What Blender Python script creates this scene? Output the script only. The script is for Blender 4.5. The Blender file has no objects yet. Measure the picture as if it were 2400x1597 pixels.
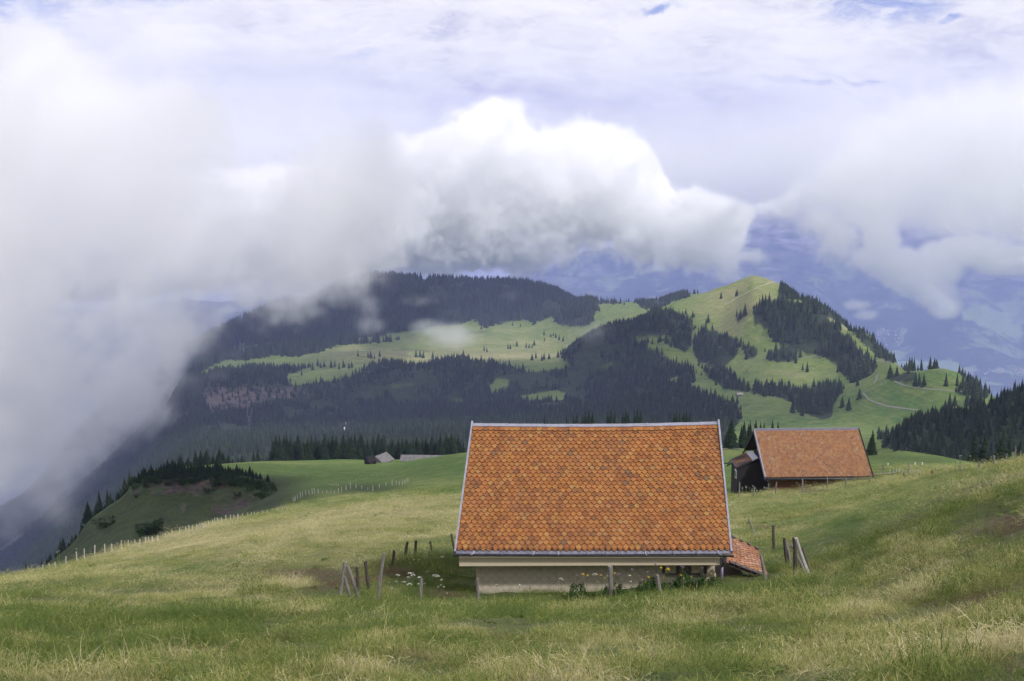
import bpy, math, random
import numpy as np
from mathutils import Vector, Matrix
random.seed(7); RS = np.random.RandomState(11)
S = bpy.context.scene
COL = S.collection
# ------------------------------------------------------------------ camera maths (photograph pixels 2400x1597)
F = 2897.0; PIT = math.radians(8.8); CP, SP = math.cos(PIT), math.sin(PIT)
def ray(px, py):
    dx = (px-1200.0)/F; dy = -(py-798.5)/F
    return dx, CP+dy*SP, -SP+dy*CP
def PY(px, py, Y):
    x, y, z = ray(px, py); k = Y/y
    return Vector((x*k, Y, z*k))
def PR(px, py, r):
    x, y, z = ray(px, py); k = r/math.hypot(x, y)
    return Vector((x*k, y*k, z*k))
def azt(px, py):
    x, y, z = ray(px, py)
    return math.degrees(math.atan2(x, y)), z/math.hypot(x, y)
def proj(X, Y, Z):
    D = Y*CP-Z*SP; U = Y*SP+Z*CP
    return 1200+F*X/D, 798.5-F*U/D
# ------------------------------------------------------------------ noise (numpy)
def _h(ix, iy, s):
    n = (ix.astype(np.int64)*374761393+iy.astype(np.int64)*668265263+s*1442695041) & 0xffffffff
    n = ((n ^ (n >> 13))*1274126177) & 0xffffffff
    return ((n ^ (n >> 16)) & 0xffff)/65535.0
def vnoise(x, y, s=0):
    ix = np.floor(x); iy = np.floor(y); fx = x-ix; fy = y-iy
    fx = fx*fx*fx*(fx*(fx*6-15)+10); fy = fy*fy*fy*(fy*(fy*6-15)+10)
    a = _h(ix, iy, s); b = _h(ix+1, iy, s); c = _h(ix, iy+1, s); d = _h(ix+1, iy+1, s)
    return (a+(b-a)*fx)*(1-fy)+(c+(d-c)*fx)*fy
def fbm(x, y, o=4, s=0, g=.5):
    t = 0; a = 1; n = 0
    for k in range(o):
        t = t+a*(vnoise(x, y, s+k*17)-.5); n += a*.5; a *= g; x = x*2.03+11.3; y = y*2.03+5.7
    return t/n
# ------------------------------------------------------------------ terrain: stations of (px, py) at growing distance r
ST = [
 (13.2, [(-300,1597,13.5),(0,1597,13.2),(600,1597,12.8),(1200,1597,12),(1800,1597,11),(2400,1597,9.6),(2700,1597,9)]),
 (21, [(-300,1485,22),(0,1485,22),(600,1482,21),(1200,1480,20),(1800,1478,18.5),(2100,1470,17),(2400,1455,14.5),(2700,1440,13)]),
 (33, [(-300,1420,36),(0,1418,36),(600,1412,34.5),(800,1412,33.5),(1100,1406,33.5),(1430,1402,33.5),(1620,1390,33.5),(1800,1374,34.5),(2000,1358,30),(2200,1325,25),(2400,1285,22),(2700,1230,19)]),
 (45, [(-300,1388,52),(0,1385,52),(400,1365,50),(700,1342,47),(900,1322,46),(1060,1308,45),(1250,1312,45),(1500,1312,45),(1720,1308,46),(1850,1318,43),(2000,1290,40),(2200,1240,34),(2400,1185,30),(2700,1130,27)]),
 (80, [(-300,1370,85),(0,1362,85),(200,1328,85),(400,1292,84),(600,1256,82),(900,1232,80),(1100,1225,80),(1400,1222,80),(1700,1222,78),(1900,1200,75),(2100,1168,68),(2250,1132,62),(2400,1100,58),(2700,1050,52)]),
 (120, [(-300,1400,105),(0,1352,105),(100,1338,108),(285,1294,120),(400,1260,135),(500,1230,155),(620,1206,190),(700,1182,205),(800,1168,190),(900,1162,180),(1000,1156,170),(1200,1155,150),(1500,1160,128),(1700,1176,112),(1800,1172,110),(1900,1168,108),(1980,1158,106),(2040,1146,105),(2150,1120,100),(2250,1102,97),(2340,1092,94),(2400,1080,92),(2700,1030,85)]),
 (180, [(-300,1560,150),(0,1450,160),(100,1425,160),(285,1350,180),(400,1310,200),(500,1275,225),(600,1240,255),(690,1200,262),(740,1166,255),(800,1156,250),(900,1148,245),(980,1130,240),(1080,1126,235),(1400,1120,220),(1700,1110,210),(1850,1118,170),(2000,1114,160),(2100,1112,160),(2200,1105,165),(2300,1100,170),(2400,1092,175),(2700,1090,180)]),
 (310, [(-300,1600,290),(0,1500,300),(100,1420,300),(200,1340,310),(300,1290,320),(400,1258,330),(500,1232,335),(580,1200,335),(640,1172,330),(700,1152,320),(760,1138,315),(850,1134,315),(920,1124,310),(980,1112,305),(1080,1098,300),(1400,1080,300),(1700,1064,300),(1850,1075,280),(1950,1082,262),(2010,1073,252),(2060,1070,250),(2130,1060,250),(2200,1069,255),(2280,1085,262),(2400,1105,270),(2700,1115,270)]),
 (380, [(-300,1600,360),(0,1470,370),(60,1400,372),(112,1345,376),(170,1290,380),(207,1252,382),(251,1222,384),(302,1192,386),(340,1168,386),(400,1160,386),(480,1172,380),(560,1182,372),(610,1164,368),(660,1144,370),(720,1128,380),(800,1116,388),(900,1112,388),(1000,1088,378),(1080,1070,376),(1400,1055,380),(1700,1043,370),(1800,1044,370),(1900,1080,345),(2000,1100,330),(2100,1110,330),(2200,1115,330),(2400,1130,340),(2700,1150,340)]),
 (400, [(-300,1560,385),(0,1402,400),(60,1357,403),(112,1319,405),(170,1272,406),(207,1222,406),(251,1190,406),(302,1150,405),(312,1128,404),(340,1110,402),(400,1108,399),(480,1110,394),(560,1114,388),(620,1126,384),(680,1124,392),(720,1116,402),(800,1104,420),(900,1098,424),(1000,1078,410),(1080,1063,405),(1400,1052,410),(1700,1048,400),(1800,1050,400),(1900,1090,380),(2000,1110,370),(2400,1140,375),(2700,1160,375)]),
 (560, [(-300,1640,540),(0,1530,540),(100,1470,540),(200,1350,535),(300,1180,530),(330,1108,525),(400,1096,530),(500,1089,540),(600,1082,548),(700,1080,555),(800,1077,560),(900,1079,560),(1000,1071,560),(1080,1064,560),(1400,1052,550),(1700,1052,500),(1800,1060,500),(2000,1130,500),(2400,1160,500),(2700,1170,500)]),
 (760, [(-300,1700,760),(0,1600,760),(200,1450,760),(300,1380,760),(400,1290,760),(1000,1230,760),(1700,1160,740),(2000,1150,700),(2400,1130,680),(2700,1120,680)]),
 (950, [(-300,1650,950),(0,1560,950),(200,1450,950),(400,1240,950),(700,1160,950),(1100,1120,950),(1700,1090,950),(1900,1078,950),(2000,1070,940),(2070,1046,930),(2138,1000,930),(2191,985,930),(2250,980,930),(2300,965,930),(2349,940,930),(2400,915,930),(2700,840,930)]),
 (1090, [(-300,1600,1090),(0,1500,1090),(200,1380,1090),(400,1180,1090),(700,1100,1090),(1100,1070,1090),(1700,1050,1090),(1900,1045,1090),(2000,1035,1090),(2100,1030,1090),(2191,1005,1090),(2300,1000,1080),(2400,990,1080),(2700,950,1080)]),
 (1250, [(-300,1560,1250),(0,1450,1250),(150,1330,1250),(300,1200,1250),(450,1085,1250),(700,1050,1250),(1100,1030,1250),(1500,1012,1250),(1700,1010,1250),(1800,1008,1250),(1917,1000,1250),(1960,1002,1250),(2050,1002,1250),(2130,985,1250),(2200,962,1240),(2240,958,1230),(2300,940,1220),(2350,950,1220),(2400,975,1220),(2700,1000,1220)]),
 (1420, [(-300,1540,1420),(0,1420,1420),(150,1300,1420),(300,1170,1420),(420,1080,1420),(500,1045,1420),(800,1025,1420),(1100,1008,1420),(1400,985,1420),(1600,965,1420),(1700,962,1420),(1760,960,1420),(1850,962,1400),(1917,960,1400),(1960,938,1400),(2030,902,1400),(2085,880,1400),(2145,868,1400),(2180,862,1400),(2209,860,1400),(2235,866,1400),(2260,880,1400),(2296,906,1400),(2338,932,1400),(2400,970,1400),(2700,1040,1400)]),
 (1600, [(-300,1520,1600),(0,1390,1600),(150,1260,1600),(300,1140,1600),(400,1065,1600),(500,1020,1600),(800,1000,1600),(1100,980,1600),(1400,948,1600),(1600,915,1600),(1700,915,1600),(1800,892,1600),(1900,898,1600),(1960,885,1600),(2030,866,1600),(2060,852,1600),(2086,846,1600),(2114,868,1600),(2150,905,1600),(2209,925,1600),(2296,970,1600),(2400,1010,1600),(2700,1080,1600)]),
 (1780, [(-300,1500,1780),(0,1370,1780),(150,1240,1780),(300,1120,1780),(370,1050,1780),(420,1005,1780),(500,972,1780),(700,968,1780),(900,968,1780),(1100,948,1780),(1300,922,1780),(1400,900,1780),(1500,875,1780),(1600,850,1780),(1700,846,1780),(1800,820,1780),(1900,802,1780),(1960,788,1780),(2016,782,1780),(2060,822,1780),(2086,856,1780),(2114,890,1780),(2150,930,1780),(2300,1000,1780),(2700,1100,1780)]),
 (1960, [(-300,1480,1960),(0,1350,1960),(150,1220,1960),(300,1100,1960),(370,1030,1960),(440,920,1960),(500,898,1960),(600,894,1960),(676,897,1960),(760,888,1960),(842,870,1960),(1000,857,1960),(1127,852,1960),(1250,855,1960),(1306,850,1960),(1340,812,1960),(1399,775,1960),(1450,757,1960),(1510,750,1960),(1560,750,1960),(1622,766,1960),(1680,762,1960),(1720,742,1960),(1767,704,1960),(1819,698,1960),(1870,708,1960),(1924,722,1960),(1970,755,1960),(2016,802,1960),(2086,890,1960),(2150,960,1960),(2400,1080,1960),(2700,1150,1960)]),
 (2150, [(-300,1460,2150),(0,1330,2150),(150,1200,2150),(300,1080,2150),(370,1010,2150),(440,895,2150),(500,875,2150),(600,862,2150),(676,866,2150),(760,856,2150),(842,846,2150),(1000,838,2150),(1127,834,2150),(1250,836,2150),(1306,832,2150),(1350,812,2150),(1400,792,2150),(1480,762,2150),(1542,726,2150),(1620,699,2150),(1700,669,2150),(1740,652,2150),(1767,643,2150),(1795,650,2150),(1819,659,2150),(1870,700,2150),(1924,745,2150),(1970,795,2150),(2016,860,2150),(2086,960,2150),(2400,1120,2150),(2700,1180,2150)]),
 (2400, [(-300,1440,2400),(0,1300,2400),(150,1180,2400),(300,1050,2400),(400,940,2400),(470,865,2400),(560,840,2400),(650,825,2400),(760,818,2400),(842,815,2400),(1000,812,2400),(1127,810,2400),(1250,808,2400),(1306,804,2400),(1360,785,2400),(1430,755,2400),(1500,735,2400),(1542,735,2400),(1620,712,2400),(1700,700,2400),(1767,690,2400),(1819,710,2400),(1924,800,2400),(2016,920,2400),(2400,1160,2400),(2700,1200,2400)]),
 (2720, [(-300,1400,2720),(0,1260,2720),(150,1140,2720),(300,1000,2720),(400,905,2720),(470,845,2720),(560,815,2720),(650,798,2720),(760,788,2720),(842,784,2720),(1000,775,2720),(1127,766,2720),(1200,760,2720),(1306,738,2720),(1376,712,2720),(1430,712,2720),(1478,712,2720),(1540,706,2720),(1606,694,2720),(1650,694,2720),(1700,705,2720),(1767,730,2720),(1819,780,2720),(1924,920,2720),(2400,1220,2720),(2700,1260,2720)]),
 (3120, [(-300,1300,3120),(0,1200,3120),(200,1000,3120),(400,850,3120),(500,780,3120),(600,735,3120),(648,712,3120),(730,700,3120),(778,674,3120),(830,655,3120),(868,645,3120),(922,650,3120),(1000,654,3120),(1159,660,3120),(1239,666,3120),(1303,680,3120),(1338,702,3120),(1376,728,3120),(1430,760,3120),(1606,800,3120),(1767,880,3120),(2400,1250,3120),(2700,1280,3120)]),
 (4000, [(-300,1400,4000),(0,1350,4000),(900,1150,4000),(1700,1250,4000),(2000,1320,4000),(2700,1400,4000)]),
]
LAKE_Z = -1325.0
def tlow(r, z=-1420): return z/r
def tpy(px, t):
    lo, hi = -2000, 4000
    for _ in range(50):
        m = (lo+hi)/2
        if azt(px, m)[1] > t: lo = m
        else: hi = m
    return m
def const_st(r, z): return (r, [(x, tpy(x, z/r), r) for x in (-300, 600, 1200, 1800, 2700)])
ST.append(const_st(5200, -1400)); ST.append(const_st(6700, -1390))
ST += [
 (7250, [(x, tpy(x, z/7250), 7250) for x, z in ((-300,-1300),(1200,-1280),(1800,-1290),(2050,-1318),(2130,-1322),(2250,-1320),(2400,-1318),(2700,-1318))]),
 (8100, [(-300,800,8100),(1200,760,8100),(1500,740,8100),(1767,740,8100),(1900,780,8100),(2000,812,8100),(2100,818,8100),(2200,800,8100),(2300,808,8100),(2400,842,8100),(2700,850,8100)]),
 (9000, [(-300,800,9000),(1200,700,9000),(1500,680,9000),(1767,640,9000),(1900,660,9000),(2000,715,9000),(2100,700,9000),(2250,700,9000),(2400,760,9000),(2700,780,9000)]),
 (10500, [(-300,760,10500),(900,700,10500),(1200,665,10500),(1260,640,10500),(1330,612,10500),(1400,590,10500),(1500,585,10500),(1600,570,10500),(1700,540,10500),(1755,505,10500),(1800,512,10500),(1830,492,10500),(1860,508,10500),(1920,515,10500),(1985,486,10500),(2048,478,10500),(2070,510,10500),(2130,520,10500),(2200,505,10500),(2400,480,10500),(2700,480,10500)]),
 (13500, [(-300,900,13500),(1200,800,13500),(2700,760,13500)]),
]
def pslopes(x, y):          # monotone slopes along axis 0
    h = np.diff(x, axis=0); d = np.diff(y, axis=0)/h
    m = np.zeros_like(y)
    w1 = 2*h[1:]+h[:-1]; w2 = h[1:]+2*h[:-1]
    ok = (d[1:]*d[:-1]) > 0
    with np.errstate(all='ignore'):
        hm = (w1+w2)/(w1/np.where(d[:-1] == 0, 1e-9, d[:-1])+w2/np.where(d[1:] == 0, 1e-9, d[1:]))
    m[1:-1] = np.where(ok, hm, 0); m[0] = d[0]; m[-1] = d[-1]
    return m
def pchip1(x, y, q):
    x = np.asarray(x, float); y = np.asarray(y, float); m = pslopes(x, y)
    q = np.clip(q, x[0], x[-1]); i = np.clip(np.searchsorted(x, q)-1, 0, len(x)-2)
    h = x[i+1]-x[i]; s = (q-x[i])/h
    return ((1+2*s)*(1-s)**2*y[i]+s*(1-s)**2*h*m[i]+s*s*(3-2*s)*y[i+1]+s*s*(s-1)*h*m[i+1])
AZ = np.arange(-36, 36.01, .08); NA = len(AZ)
LR = np.arange(math.log(.6), math.log(13500), .0115); NR = len(LR)
azr = np.radians(AZ)
def near_rows():
    for r in (.6, 3, 7):
        X = r*np.sin(azr)
        z = -1.55-.315*r+.02*X*np.clip(r/6, 0, 1)
        yield np.full(NA, math.log(r)), z/r
L_, T_ = [], []
for l, t in near_rows(): L_.append(l); T_.append(t)
for r, pts in ST:
    a = [azt(px, py) for px, py, _ in pts]
    ax = [q[0] for q in a]
    T_.append(pchip1(ax, [q[1] for q in a], AZ)); L_.append(np.log(pchip1(ax, [p[2] for p in pts], AZ)))
L_ = np.array(L_); T_ = np.array(T_)
M_ = pslopes(L_, T_)
G = np.zeros((NR, NA))
for j in range(NA):
    x = L_[:, j]; y = T_[:, j]; m = M_[:, j]
    i = np.clip(np.searchsorted(x, LR)-1, 0, len(x)-2); h = x[i+1]-x[i]; s = np.clip((LR-x[i])/h, 0, 1)
    G[:, j] = ((1+2*s)*(1-s)**2*y[i]+s*(1-s)**2*h*m[i]+s*s*(3-2*s)*y[i+1]+s*s*(s-1)*h*m[i+1])
RR = np.exp(LR)[:, None]
GX = RR*np.sin(azr)[None, :]; GY = RR*np.cos(azr)[None, :]
GZ = G*RR
def ss(a, b, x): t = np.clip((x-a)/(b-a), 0, 1); return t*t*(3-2*t)
# relief added in world metres
near = 1-ss(60, 140, RR)
GZ += near*ss(4, 12, RR)*(.24*fbm(GX/5.5, GY/5.5, 3, 3)+.09*fbm(GX/1.1, GY/1.1, 3, 9))
GZ += .55*fbm(GX/22, GY/22, 3, 21)*ss(60, 110, RR)*(1-ss(350, 600, RR))
GZ += ss(700, 1100, RR)*(1-ss(4000, 5000, RR))*(7*fbm(GX/140, GY/140, 4, 31)*1.0+1.2*fbm(GX/25, GY/25, 3, 33))
rid = 1-2*np.abs(fbm(GX/900, GY/900, 5, 41, .55))
GZ += ss(7600, 9000, RR)*(rid-.5)*95+ss(7300, 7800, RR)*45*fbm(GX/260, GY/260, 4, 45)*1.5
GPX, GPY = proj(GX, GY, GZ)
TT = GZ/RR
RUN = np.maximum.accumulate(TT, axis=0)
def gidx(X, Y):
    a = (np.degrees(np.arctan2(X, Y))-AZ[0])/.08; l = (np.log(np.maximum(np.hypot(X, Y), .61))-LR[0])/.0115
    return np.clip(a, 0, NA-1.001), np.clip(l, 0, NR-1.001)
def bil(A, X, Y):
    X = np.asarray(X, float); Y = np.asarray(Y, float)
    a, l = gidx(X, Y); ia = a.astype(int); il = l.astype(int); fa = a-ia; fl = l-il
    return (A[il, ia]*(1-fa)+A[il, ia+1]*fa)*(1-fl)+(A[il+1, ia]*(1-fa)+A[il+1, ia+1]*fa)*fl
def H(x, y): return float(bil(GZ, x, y))
def ground_at(px, py, rmin=3, rmax=1e9):
    """first terrain point seen through that photo pixel beyond rmin"""
    a, t = azt(px, py)
    j = (a-AZ[0])/.08; ja = int(j); fj = j-ja
    col = TT[:, ja]*(1-fj)+TT[:, ja+1]*fj
    best = None
    for i in range(1, NR):
        r = math.exp(LR[i])
        if r < rmin: continue
        if r > rmax: break
        if col[i] >= t:
            d = (col[i]-col[i-1]) or 1e-9
            s = min(max((t-col[i-1])/d, 0), 1)
            r = math.exp(LR[i-1]+s*.0115); break
        if best is None or col[i] > best[0]: best = (col[i], r)
    else: r = best[1]
    if r >= rmax: r = best[1] if best else rmax
    x = r*math.sin(math.radians(a)); y = r*math.cos(math.radians(a))
    return Vector((x, y, H(x, y)))
def inpoly(px, py, poly):
    c = np.zeros(np.shape(px), bool); n = len(poly); j = n-1
    for i in range(n):
        xi, yi = poly[i]; xj, yj = poly[j]
        if yi != yj: c ^= ((yi > py) != (yj > py)) & (px < (xj-xi)*(py-yi)/(yj-yi)+xi)
        j = i
    return c
# ------------------------------------------------------------------ object helpers
def tag(o, label=None, cat=None, group=None, kind=None):
    if label: o['label'] = label
    if cat: o['category'] = cat
    if group: o['group'] = group
    if kind: o['kind'] = kind
    return o
def link(name, me, mat=None, parent=None, loc=None):
    o = bpy.data.objects.new(name, me); COL.objects.link(o)
    if mat: me.materials.append(mat)
    if parent: o.parent = parent
    if loc is not None: o.location = loc
    return o
def empty(name, loc=(0, 0, 0), rz=0):
    o = bpy.data.objects.new(name, None); COL.objects.link(o); o.location = loc; o.rotation_euler = (0, 0, rz)
    o.empty_display_size = .3
    return o
def npmesh(name, V, Fc, smooth=False):
    V = np.asarray(V, np.float32); Fc = np.asarray(Fc, np.int32)
    me = bpy.data.meshes.new(name); me.vertices.add(len(V)); me.vertices.foreach_set('co', V.ravel())
    n, k = Fc.shape
    me.loops.add(n*k); me.loops.foreach_set('vertex_index', Fc.ravel())
    me.polygons.add(n); me.polygons.foreach_set('loop_start', np.arange(0, n*k, k, dtype=np.int32))
    if smooth: me.polygons.foreach_set('use_smooth', np.ones(n, bool))
    me.update(calc_edges=True)
    return me
def addattr(me, name, a):
    at = me.attributes.new(name, 'FLOAT', 'POINT'); at.data.foreach_set('value', np.asarray(a, np.float32).ravel())
class MB:
    def __init__(s): s.v = []; s.f = []
    def add(s, vs, fs):
        b = len(s.v); s.v += [tuple(v) for v in vs]; s.f += [tuple(b+i for i in f) for f in fs]
    def hexa(s, p): s.add(p, [(0,3,2,1),(4,5,6,7),(0,1,5,4),(1,2,6,5),(2,3,7,6),(3,0,4,7)])
    def box(s, c, d, rz=0):
        M = Matrix.Rotation(rz, 3, 'Z')
        s.hexa([Vector(c)+M@Vector((x*d[0]/2, y*d[1]/2, z*d[2]/2)) for z in (-1, 1) for x, y in ((-1,-1),(1,-1),(1,1),(-1,1))])
    def tube(s, a, b, r0, r1, n=8, cap=True, rough=0):
        a = Vector(a); b = Vector(b); d = (b-a).normalized()
        u = d.orthogonal().normalized(); w = d.cross(u)
        vs = []
        for p, r in ((a, r0), (b, r1)):
            for k in range(n):
                t = 2*math.pi*k/n; rr = r*(1+rough*(random.random()-.5))
                vs.append(p+u*math.cos(t)*rr+w*math.sin(t)*rr)
        fs = [(k, (k+1) % n, n+(k+1) % n, n+k) for k in range(n)]
        if cap: fs += [tuple(range(n-1, -1, -1)), tuple(range(n, 2*n))]
        s.add(vs, fs)
    def path(s, pts, r, n=6):
        for a, b in zip(pts[:-1], pts[1:]): s.tube(a, b, r, r, n)
    def slab(s, q, th):       # q = 4 corners, thickened downward along the normal
        q = [Vector(v) for v in q]; nn = (q[1]-q[0]).cross(q[3]-q[0]).normalized()
        s.hexa([v-nn*th for v in q]+q)
    def build(s, name, mat=None, parent=None, loc=None, smooth=False):
        me = bpy.data.meshes.new(name); me.from_pydata(s.v, [], s.f); me.update()
        if smooth:
            for p in me.polygons: p.use_smooth = True
        return link(name, me, mat, parent, loc)
def copy_tree(o, parent=None):
    c = o.copy(); COL.objects.link(c); c.parent = parent
    for ch in list(o.children): copy_tree(ch, c)
    return c
# ------------------------------------------------------------------ materials
class NT:
    def __init__(s, name):
        s.m = bpy.data.materials.new(name); s.m.use_nodes = True; s.t = s.m.node_tree; s.n = s.t.nodes; s.l = s.t.links
        s.b = s.n['Principled BSDF']; s.b.inputs['Specular IOR Level'].default_value = .25
    def node(s, t, **k):
        n = s.n.new(t)
        for a, b in k.items(): setattr(n, a, b)
        return n
    def val(s, x, sock):
        if hasattr(x, 'is_output') or hasattr(x, 'links'): s.l.new(x, sock)
        else: sock.default_value = x
    def math(s, op, a, b=0.0, c=None, clamp=False):
        n = s.node('ShaderNodeMath', operation=op, use_clamp=clamp); s.val(a, n.inputs[0]); s.val(b, n.inputs[1])
        if c is not None: s.val(c, n.inputs[2])
        return n.outputs[0]
    def pos(s): return s.node('ShaderNodeNewGeometry').outputs['Position']
    def obj(s): return s.node('ShaderNodeTexCoord').outputs['Object']
    def scale(s, v, k):
        n = s.node('ShaderNodeMapping'); s.l.new(v, n.inputs[0]); n.inputs['Scale'].default_value = k if hasattr(k, '__len__') else (k, k, k); return n.outputs[0]
    def noise(s, v, sc, det=4, rough=.55, dist=0, color=False):
        n = s.node('ShaderNodeTexNoise'); s.l.new(v, n.inputs['Vector']); n.inputs['Scale'].default_value = sc
        n.inputs['Detail'].default_value = det; n.inputs['Roughness'].default_value = rough; n.inputs['Distortion'].default_value = dist
        return n.outputs['Color' if color else 'Fac']
    def vor(s, v, sc, out='Distance', feat='F1'):
        n = s.node('ShaderNodeTexVoronoi', feature=feat); s.l.new(v, n.inputs['Vector']); n.inputs['Scale'].default_value = sc; return n.outputs[out]
    def rng(s, x, a, b, c=0., d=1., smooth=False):
        n = s.node('ShaderNodeMapRange', interpolation_type='SMOOTHSTEP' if smooth else 'LINEAR'); s.val(x, n.inputs[0])
        for i, q in zip((1, 2, 3, 4), (a, b, c, d)): n.inputs[i].default_value = q
        return n.outputs[0]
    def mix(s, f, a, b, bt='MIX'):
        n = s.node('ShaderNodeMix', data_type='RGBA', blend_type=bt); s.val(f, n.inputs[0])
        for q, i in ((a, 6), (b, 7)):
            if isinstance(q, tuple): n.inputs[i].default_value = q+(1,) if len(q) == 3 else q
            else: s.l.new(q, n.inputs[i])
        return n.outputs[2]
    def ramp(s, f, stops):
        n = s.node('ShaderNodeValToRGB'); s.l.new(f, n.inputs[0]); e = n.color_ramp.elements
        while len(e) < len(stops): e.new(.5)
        for q, (p, c) in zip(e, stops): q.position = p; q.color = c+(1,)
        return n.outputs[0]
    def attr(s, name, typ='GEOMETRY', out='Fac'):
        return s.node('ShaderNodeAttribute', attribute_name=name, attribute_type=typ).outputs[out]
    def bump(s, h, st=.5, d=.02):
        n = s.node('ShaderNodeBump'); s.l.new(h, n.inputs['Height']); n.inputs['Strength'].default_value = st; n.inputs['Distance'].default_value = d
        s.l.new(n.outputs[0], s.b.inputs['Normal'])
    def out(s, col, rough=.9, metal=0):
        if isinstance(col, tuple): s.b.inputs['Base Color'].default_value = col+(1,)
        else: s.l.new(col, s.b.inputs['Base Color'])
        s.val(rough, s.b.inputs['Roughness']); s.b.inputs['Metallic'].default_value = metal
        return s.m
def simple(name, c1, c2, sc=3, rough=.85, bump=0, metal=0, stretch=(1, 1, 1), det=5):
    k = NT(name); v = k.scale(k.obj(), stretch); n = k.noise(v, sc, det, .6)
    if bump: k.bump(n, bump, .01)
    return k.out(k.mix(k.rng(n, .3, .7), c1, c2), rough, metal)
# ------------------------------------------------------------------ camera, sun, world
cam = bpy.data.objects.new('camera', bpy.data.cameras.new('camera')); COL.objects.link(cam); S.camera = cam
cam.data.sensor_width = 36; cam.data.lens = 36*F/2400; cam.data.clip_start = .1; cam.data.clip_end = 60000
cam.rotation_euler = (math.pi/2-PIT, 0, 0)
SUN_AZ, SUN_EL = math.radians(133), math.radians(43)
sd = Vector((math.sin(SUN_AZ)*math.cos(SUN_EL), math.cos(SUN_AZ)*math.cos(SUN_EL), math.sin(SUN_EL)))
sun = bpy.data.objects.new('sun', bpy.data.lights.new('sun', 'SUN')); COL.objects.link(sun)
sun.data.energy = 3.1; sun.data.angle = math.radians(4); sun.data.color = (1, .975, .955)
sun.rotation_euler = (-sd).to_track_quat('-Z', 'Y').to_euler()
S.view_settings.view_transform = 'Standard'; S.view_settings.look = 'None'; S.view_settings.gamma = 1; S.view_settings.exposure = .10
W = bpy.data.worlds.new('World'); S.world = W; W.use_nodes = True
def build_world():
    k = NT('tmp'); bpy.data.materials.remove(k.m)
    k = NT.__new__(NT); k.t = W.node_tree; k.n = k.t.nodes; k.l = k.t.links
    bg = k.n['Background']
    sky = k.node('ShaderNodeTexSky', sky_type='NISHITA', sun_disc=False, sun_elevation=SUN_EL, sun_rotation=SUN_AZ, altitude=1700, air_density=1.4, dust_density=.6)
    skyc = k.mix(1.0, sky.outputs[0], (.11, .11, .115), 'MULTIPLY')
    v = k.node('ShaderNodeTexCoord').outputs['Generated']
    nrm = k.node('ShaderNodeVectorMath', operation='NORMALIZE'); k.l.new(v, nrm.inputs[0])
    sp = k.node('ShaderNodeSeparateXYZ'); k.l.new(nrm.outputs[0], sp.inputs[0])
    x, y, z = sp.outputs
    az = k.math('ARCTAN2', x, y); el = k.math('ARCSINE', z)
    # ground haze colour below the horizon never shows; clouds as layers stretched along the horizon
    zz = k.math('ADD', k.math('ABSOLUTE', z), .10)
    px_ = k.math('DIVIDE', x, zz); py_ = k.math('DIVIDE', y, zz)
    cb = k.node('ShaderNodeCombineXYZ'); k.l.new(px_, cb.inputs[0]); k.l.new(py_, cb.inputs[1]); plane = cb.outputs[0]
    cb2 = k.node('ShaderNodeCombineXYZ'); k.l.new(az, cb2.inputs[0]); k.l.new(el, cb2.inputs[1]); ang = cb2.outputs[0]
    def warp(vec, sc, amt, det=4):
        c = k.noise(vec, sc, det, .6, color=True)
        a = k.node('ShaderNodeVectorMath', operation='SUBTRACT'); k.l.new(c, a.inputs[0]); a.inputs[1].default_value = (.5, .5, .5)
        b = k.node('ShaderNodeVectorMath', operation='SCALE'); k.l.new(a.outputs[0], b.inputs[0]); b.inputs['Scale'].default_value = amt
        d = k.node('ShaderNodeVectorMath', operation='ADD'); k.l.new(vec, d.inputs[0]); k.l.new(b.outputs[0], d.inputs[1]); return d.outputs[0]
    angw = warp(ang, 9, .06, 6)
    def pt(px, py):
        X, Y, Z = ray(px, py); n = math.sqrt(X*X+Y*Y+Z*Z); return math.atan2(X, Y), math.asin(Z/n)
    def blob(px, py, rx, ry, vec=angw, soft=(1.0, .55), rot=0):
        a, e = pt(px, py)
        m = k.node('ShaderNodeMapping', vector_type='TEXTURE'); k.l.new(vec, m.inputs[0])
        m.inputs['Location'].default_value = (a, e, 0); m.inputs['Rotation'].default_value = (0, 0, math.radians(rot)); m.inputs['Scale'].default_value = (rx/F, ry/F, 1)
        L = k.node('ShaderNodeVectorMath', operation='LENGTH'); k.l.new(m.outputs[0], L.inputs[0])
        return k.rng(L.outputs['Value'], soft[0], soft[1], 0, 1, True)
    # base: thin stratus streaks
    sc1 = k.scale(ang, (2.6, 7.5, 1)); n1 = k.noise(warp(sc1, 1.5, .9), 1.6, 7, .58)
    sc2 = k.scale(ang, (5, 14, 1)); n2 = k.noise(warp(sc2, 2.5, .7), 3.2, 8, .6)
    sh = k.math('ADD', k.math('MULTIPLY', n1, .55), k.math('MULTIPLY', n2, .45))
    base = k.ramp(k.rng(sh, .38, .60), [(0, (.66, .66, .80)), (.35, (.86, .85, .92)), (.7, (.96, .95, .985)), (1, (1, .99, 1))])
    # gaps of blue sky
    gap = None
    for b in [(0, 5, 150, 70), (60, 40, 60, 70), (330, -5, 130, 28), (1400, -5, 60, 16), (2080, 12, 150, 42), (2010, 30, 80, 22), (1850, 195, 90, 10), (2010, 175, 60, 8), (860, 122, 60, 8), (1560, 30, 50, 10), (2230, 48, 30, 10)]:
        q = blob(*b, soft=(1.25, .4)); gap = q if gap is None else k.math('MAXIMUM', gap, q)
    gap = k.math('MULTIPLY', gap, k.rng(n2, .38, .56, 1, .25))
    blue = k.mix(.25, (.30, .36, .78), skyc)
    col = k.mix(gap, base, blue)
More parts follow.
